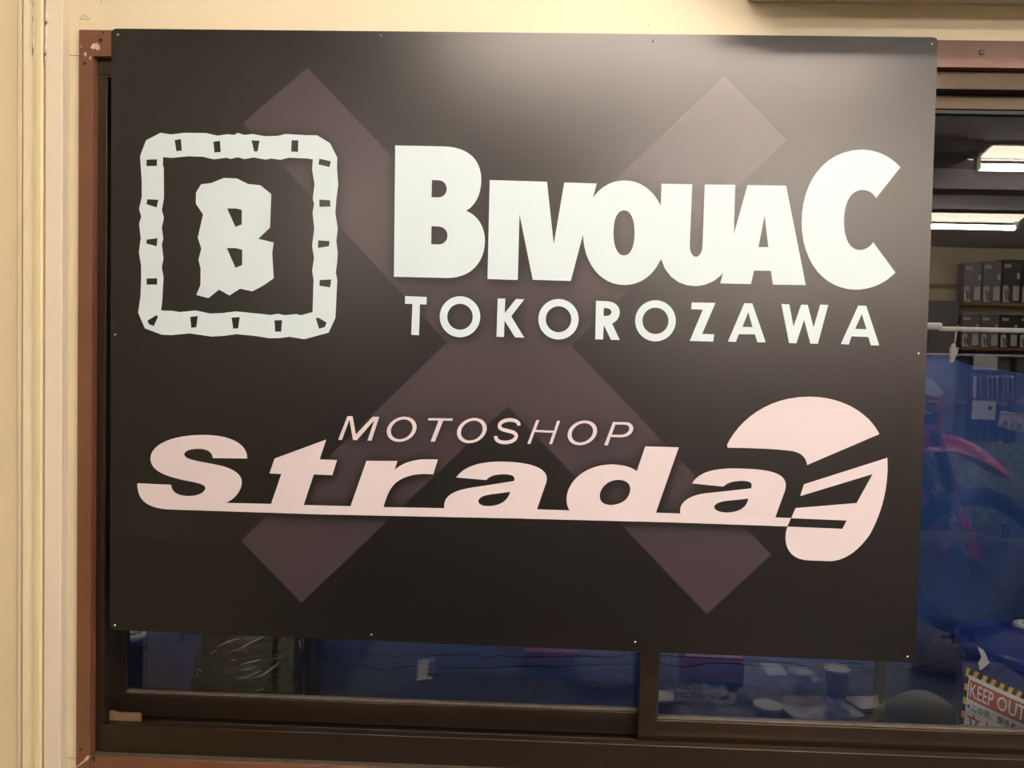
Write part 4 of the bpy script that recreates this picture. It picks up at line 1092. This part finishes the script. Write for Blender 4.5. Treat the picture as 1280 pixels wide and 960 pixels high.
# dark cabinet left of the shelf
a = Vector((-2.3, 0, 0)); b2 = V(1202, 376)  # unseen run to the left is added to darken what the sign reflects
o = MB().box(a.x, b2.x - 0.01, YG + SD + 0.02, YG + SD + 0.15, 0, b2.z).build('cabinet', 'cabinet_grey', mirror=True, bevel=0.004, org=mir(((a.x + b2.x) / 2, YG + SD + 0.2, 0)))
tag(o, 'grey cabinet by the far wall left of the storage shelf', 'cabinet')

# ---- licence plate sign on a thin stand in front of the shelf
LD = 3.6
def VL(px, py, dd=0.0): return at(px, py, YG + LD + dd)
lp = thing('plate_stand', 'tan number plate on a thin stand, reflected before the shelf', 'sign', mir((VL(1270, 560).x, YG + LD, 0)))
MB().slab([VL(1251, 513.5), VL(1300, 520), VL(1297, 546), VL(1247.5, 533)], (0, 0.006, 0)).build('plate', 'plate_tan', lp, mirror=True, bevel=0.001)
MB().slab([VL(1252.5, 516.5, -.002), VL(1296, 522, -.002), VL(1296, 522.8, -.002), VL(1252.3, 517.3, -.002)], (0, 0.002, 0)).build('border', 'ink', lp, mirror=True)
MB().slab([VL(1249.5, 531, -.002), VL(1294, 542, -.002), VL(1294, 542.8, -.002), VL(1249.4, 531.8, -.002)], (0, 0.002, 0)).build('border', 'ink', lp, mirror=True)
MB().tube([VL(1273, 538, .01), Vector((VL(1262, 640, .01).x, YG + LD + .01, 0.0))], 0.006, 8).build('rod', 'grey_metal', lp, mirror=True)
MB().lathe([(0.12, 0), (0.12, 0.012), (0.02, 0.02)], (VL(1262, 640, .01).x, YG + LD + .01, 0.0), 20).build('foot', 'grey_metal', lp, mirror=True)
def plate_text(ch, px, py, hpx):
    cu = bpy.data.curves.new('tmp', 'FONT'); cu.body = ch; cu.resolution_u = 2; cu.offset = 0.02
    ob = bpy.data.objects.new('tmp', cu); C.objects.link(ob)
    dg = bpy.context.evaluated_depsgraph_get(); me = bpy.data.meshes.new_from_object(ob.evaluated_get(dg))
    bpy.data.objects.remove(ob); bpy.data.curves.remove(cu)
    if not me.vertices: return
    xs = [v.co.x for v in me.vertices]; ys = [v.co.y for v in me.vertices]
    pl = parent_loc(lp)
    for v in me.vertices:
        fx = (v.co.x - min(xs)) / (max(xs) - min(xs)); fy = (v.co.y - min(ys)) / (max(ys) - min(ys))
        fx = 1 - fx                                # read straight in the room, so mirrored in the glass
        v.co = mir(VL(px + fx * hpx, py - fy * hpx + fx * 1.5, -0.004)) - pl
    me.name = 'character'; me.materials.clear(); me.materials.append(MATS['ink'])
    o = bpy.data.objects.new('character', me); C.objects.link(o); o.parent = lp
for ch, px, py in (('県', 1253.4, 531), ('玉', 1262.5, 533), ('埼', 1271.5, 535)):
    plate_text(ch, px, py, 6.2)

# ---- landscape banner behind the motorcycle
BD = 3.3
a, b2 = at(1100, 612, YG + BD), at(1330, 556, YG + BD)
bz = at(1100, 650, YG + BD).z
ban = thing('banner', 'printed banner with pale rocks and green shrubs, reflected under the red fender', 'banner', mir(((a.x + b2.x) / 2, YG + BD, 0)))
o = MB().box(a.x, b2.x, YG + BD, YG + BD + 0.01, bz, b2.z).build('cloth', 'landscape_print', ban, mirror=True)
for x in (a.x, b2.x):
    MB().box(x - 0.012, x + 0.012, YG + BD + 0.01, YG + BD + 0.03, 0, b2.z).build('post', 'grey_metal', ban, mirror=True)

# ---- red dirt bike
MD = 2.75
def VM(px, py, dd=0.0): return at(px, py, YG + MD + dd)
axle = VM(1216, 703); RW = (axle - VM(1216, 610)).length
bz0_ = 0.0
bike = thing('motorcycle', 'red dirt bike with high front fender and red fork guards, reflected in the right pane', 'motorcycle', mir((axle.x - 0.6, axle.y, 0)))
def mb_add(name, m, mb, parent=bike, **k): return mb.build(name, m, parent, mirror=True, **k)
def wheel(c, R, yaw=0.0):
    t = MB(); n, k = 40, 10; v = []; f = []
    for i in range(n):
        a = 2 * math.pi * i / n
        for j in range(k):
            q = 2 * math.pi * j / k
            rr = R - 0.045 + 0.045 * math.cos(q) * (1.0 + (0.12 if (i % 2 and math.cos(q) > 0.3) else 0)); yy = 0.045 * math.sin(q)
            v.append((c.x + rr * math.cos(a), c.y + yy, c.z + rr * math.sin(a)))
    for i in range(n):
        for j in range(k):
            f.append((i * k + j, ((i + 1) % n) * k + j, ((i + 1) % n) * k + (j + 1) % k, i * k + (j + 1) % k))
    w_ = mb_add('wheel', 'black_rubber', t.add(v, f))
    t = MB(); t.lathe([(R - 0.095, -0.018), (R - 0.085, -0.018), (R - 0.085, 0.018), (R - 0.095, 0.018)], c, 40, caps=False, axis='Y')
    mb_add('rim', 'grey_metal', t, w_)
    mb_add('hub', 'grey_metal', MB().lathe([(0.03, -0.05), (0.03, 0.05)], c, 16, axis='Y'), w_)
    for i in range(16):
        a = 2 * math.pi * i / 16
        d = Vector((math.cos(a), 0, math.sin(a)))
        mb_add('spoke', 'dark_plastic', MB().tube([c + d * 0.03 + Vector((0, 0.03 * (-1) ** i, 0)), c + d * (R - 0.09)], 0.0025, 5), w_)
wheel(axle, RW)
rear = axle + Vector((-1.42, 0.0, 0)); wheel(rear, RW)
# fork legs and guards
for dd, up, guard in ((-0.07, ((1162, 530), (1188, 614)), ((1197, 640), (1207, 636), (1230, 700), (1215, 703))), (0.07, ((1132, 530), (1160, 612)), ((1145, 610), (1158, 612), (1187, 700), (1168, 706)))):
    p0 = VM(*up[0], dd); p1 = VM(*up[1], dd); d = (axle + Vector((0, dd, 0)))
    mb_add('fork_leg', 'dark_plastic', MB().tube([p0, p1], 0.021, 14))
    mb_add('fork_tube', 'gold_fork', MB().tube([p0 + Vector((0.02, -0.03, 0)), p1 + Vector((0.02, -0.03, 0))], 0.008, 8))
    mb_add('fork_lower', 'grey_metal', MB().tube([p1, d], 0.022, 12))
    mb_add('fork_guard', 'red_plastic', MB().slab([VM(x, y, dd - 0.045) for x, y in guard], (0, 0.012, 0)), bevel=0.003)
# front fender: arched strip from the steering head to the tip
fp = [(1120, 545, 12), (1150, 540, 13), (1180, 541, 13), (1200, 545, 13), (1220, 555, 12.5), (1240, 570, 10.5), (1256, 585, 7.5), (1266, 596, 2.5)]
v = []
for (x, y, h) in fp:
    for k in range(7):
        q = -1 + k / 3
        p = VM(x, y, 0); s_ = h * 0.0028 * (1.25 if x < 1240 else 1.0)
        v.append(Vector((p.x - 0.004 * abs(q), p.y + q * max(0.012, 0.115 * (h / 13) ** 0.8), p.z - (abs(q) ** 1.5) * h * 0.0065 + 0.0)))
n = len(fp); f = [(i * 7 + k, (i + 1) * 7 + k, (i + 1) * 7 + k + 1, i * 7 + k + 1) for i in range(n - 1) for k in range(6)]
o = mb_add('front_fender', 'red_plastic', MB().add(v, f), smooth='all', solid=0.006)
md = o.modifiers.new('smooth', 'SUBSURF'); md.levels = 2; md.render_levels = 2
# number panel, cowl and headlamp
mb_add('number_panel', 'number_panel', MB().slab([VM(1140, 470, -.17), VM(1164, 473, -.17), VM(1181, 492, -.17), VM(1174, 497, -.175), VM(1148, 490, -.175)], (0, 0.02, 0)), bevel=0.004)
mb_add('cowl', 'red_plastic', MB().slab([VM(1130, 486, -.15), VM(1174, 494, -.15), VM(1181, 500, -.15), VM(1180, 514, -.15), VM(1177, 538, -.15), VM(1130, 542, -.15)], (0, 0.26, 0)), bevel=0.012, smooth=True)
mb_add('headlamp', 'dark_plastic', MB().blob(VM(1161, 517, -0.14), (0.05, 0.04, 0.055), 18, 12), smooth='all')
mb_add('lens_trim', 'steel', MB().slab([VM(1159, 501, -.185), VM(1174, 499, -.185), VM(1172, 502, -.185), VM(1160, 504, -.185)], (0, 0.004, 0)), bevel=0.001)
mb_add('lens_trim', 'steel', MB().slab([VM(1157, 513, -.19), VM(1163, 516, -.19), VM(1162, 518, -.19), VM(1157, 516, -.19)], (0, 0.004, 0)))
mb_add('fender_decal', 'number_panel', MB().slab([VM(1187, 542, -.125), VM(1190, 542, -.125), VM(1190, 548, -.125), VM(1187, 548, -.125)], (0, 0.003, 0)))
mb_add('fender_decal', 'number_panel', MB().slab([VM(1192, 543, -.125), VM(1195, 543.5, -.125), VM(1195, 549, -.125), VM(1192, 548.5, -.125)], (0, 0.003, 0)))
# rest of the bike (behind the sign in the reflection)
hd = VM(1135, 480)
mb_add('handlebar', 'dark_plastic', MB().tube([hd + Vector((-0.12, -0.38, 0.10)), hd + Vector((-0.06, -0.15, 0.10)), hd + Vector((0, -0.06, 0.02)), hd + Vector((0, 0.06, 0.02)), hd + Vector((-0.06, 0.15, 0.10)), hd + Vector((-0.12, 0.38, 0.10))], 0.012, 10))
mb_add('tank', 'red_plastic', MB().blob(hd + Vector((-0.33, 0, -0.12)), (0.25, 0.13, 0.16), 22, 14), smooth='all')
mb_add('seat', 'dark_plastic', MB().slab([hd + Vector(p) for p in ((-0.35, -0.09, 0.0), (-1.15, -0.08, 0.03), (-1.15, -0.08, -0.06), (-0.35, -0.09, -0.10))], (0, 0.18, 0)), bevel=0.02)
mb_add('rear_fender', 'red_plastic', MB().slab([hd + Vector(p) for p in ((-0.95, -0.09, -0.07), (-1.55, -0.05, 0.06), (-1.52, -0.05, 0.03), (-0.95, -0.09, -0.13))], (0, 0.16, 0)), bevel=0.01)
mb_add('engine', 'grey_metal', MB().box(axle.x - 0.95, axle.x - 0.55, axle.y - 0.14, axle.y + 0.14, axle.z - 0.05, axle.z + 0.32), bevel=0.04)
mb_add('frame', 'dark_plastic', MB().tube([hd + Vector((-0.05, 0, -0.1)), axle + Vector((-0.5, 0, -0.08)), axle + Vector((-0.95, 0, -0.06)), hd + Vector((-0.95, 0, -0.2)), hd + Vector((-0.05, 0, -0.1))], 0.025, 10))
mb_add('swing_arm', 'grey_metal', MB().tube([axle + Vector((-0.92, -0.09, 0.02)), rear + Vector((0, -0.09, 0))], 0.028, 10))
mb_add('exhaust', 'steel', MB().tube([axle + Vector((-0.6, 0.16, 0.2)), axle + Vector((-0.95, 0.17, 0.32)), axle + Vector((-1.35, 0.16, 0.52))], 0.045, 14))
# lift stand below the bike
stz = axle.z - RW
if stz > 0.04:
    ls = thing('bike_stand', 'low steel lift stand carrying the red dirt bike', 'stand', mir((axle.x - 0.75, axle.y, 0)))
    MB().box(axle.x - 1.75, axle.x + 0.4, axle.y - 0.13, axle.y + 0.13, stz - 0.05, stz - 0.002).build('platform', 'grey_metal', ls, mirror=True, bevel=0.004)
    for x in (axle.x - 1.5, axle.x + 0.15):
        MB().box(x - 0.05, x + 0.05, axle.y - 0.12, axle.y + 0.12, 0, stz - 0.05).build('leg', 'leg_metal', ls, mirror=True)

# pale low rail in front of the bike
RD = 2.3
def VR(px, py): return at(px, py, YG + RD)
rl = thing('barrier_rail', 'pale low barrier rail standing in front of the red dirt bike', 'rail', mir((VR(1200, 670).x, YG + RD, 0)))
MB().slab([VR(1040, 664), VR(1200, 665), VR(1262, 674), VR(1330, 676), VR(1330, 678.5), VR(1262, 676.5), VR(1200, 677), VR(1040, 675)], (0, 0.02, 0)).build('rail', 'rail_grey', rl, mirror=True)
for px in (1060, 1320):
    p = VR(px, 676)
    MB().box(p.x - 0.012, p.x + 0.012, YG + RD + 0.02, YG + RD + 0.045, 0, p.z + 0.02).build('post', 'dark_plastic', rl, mirror=True)
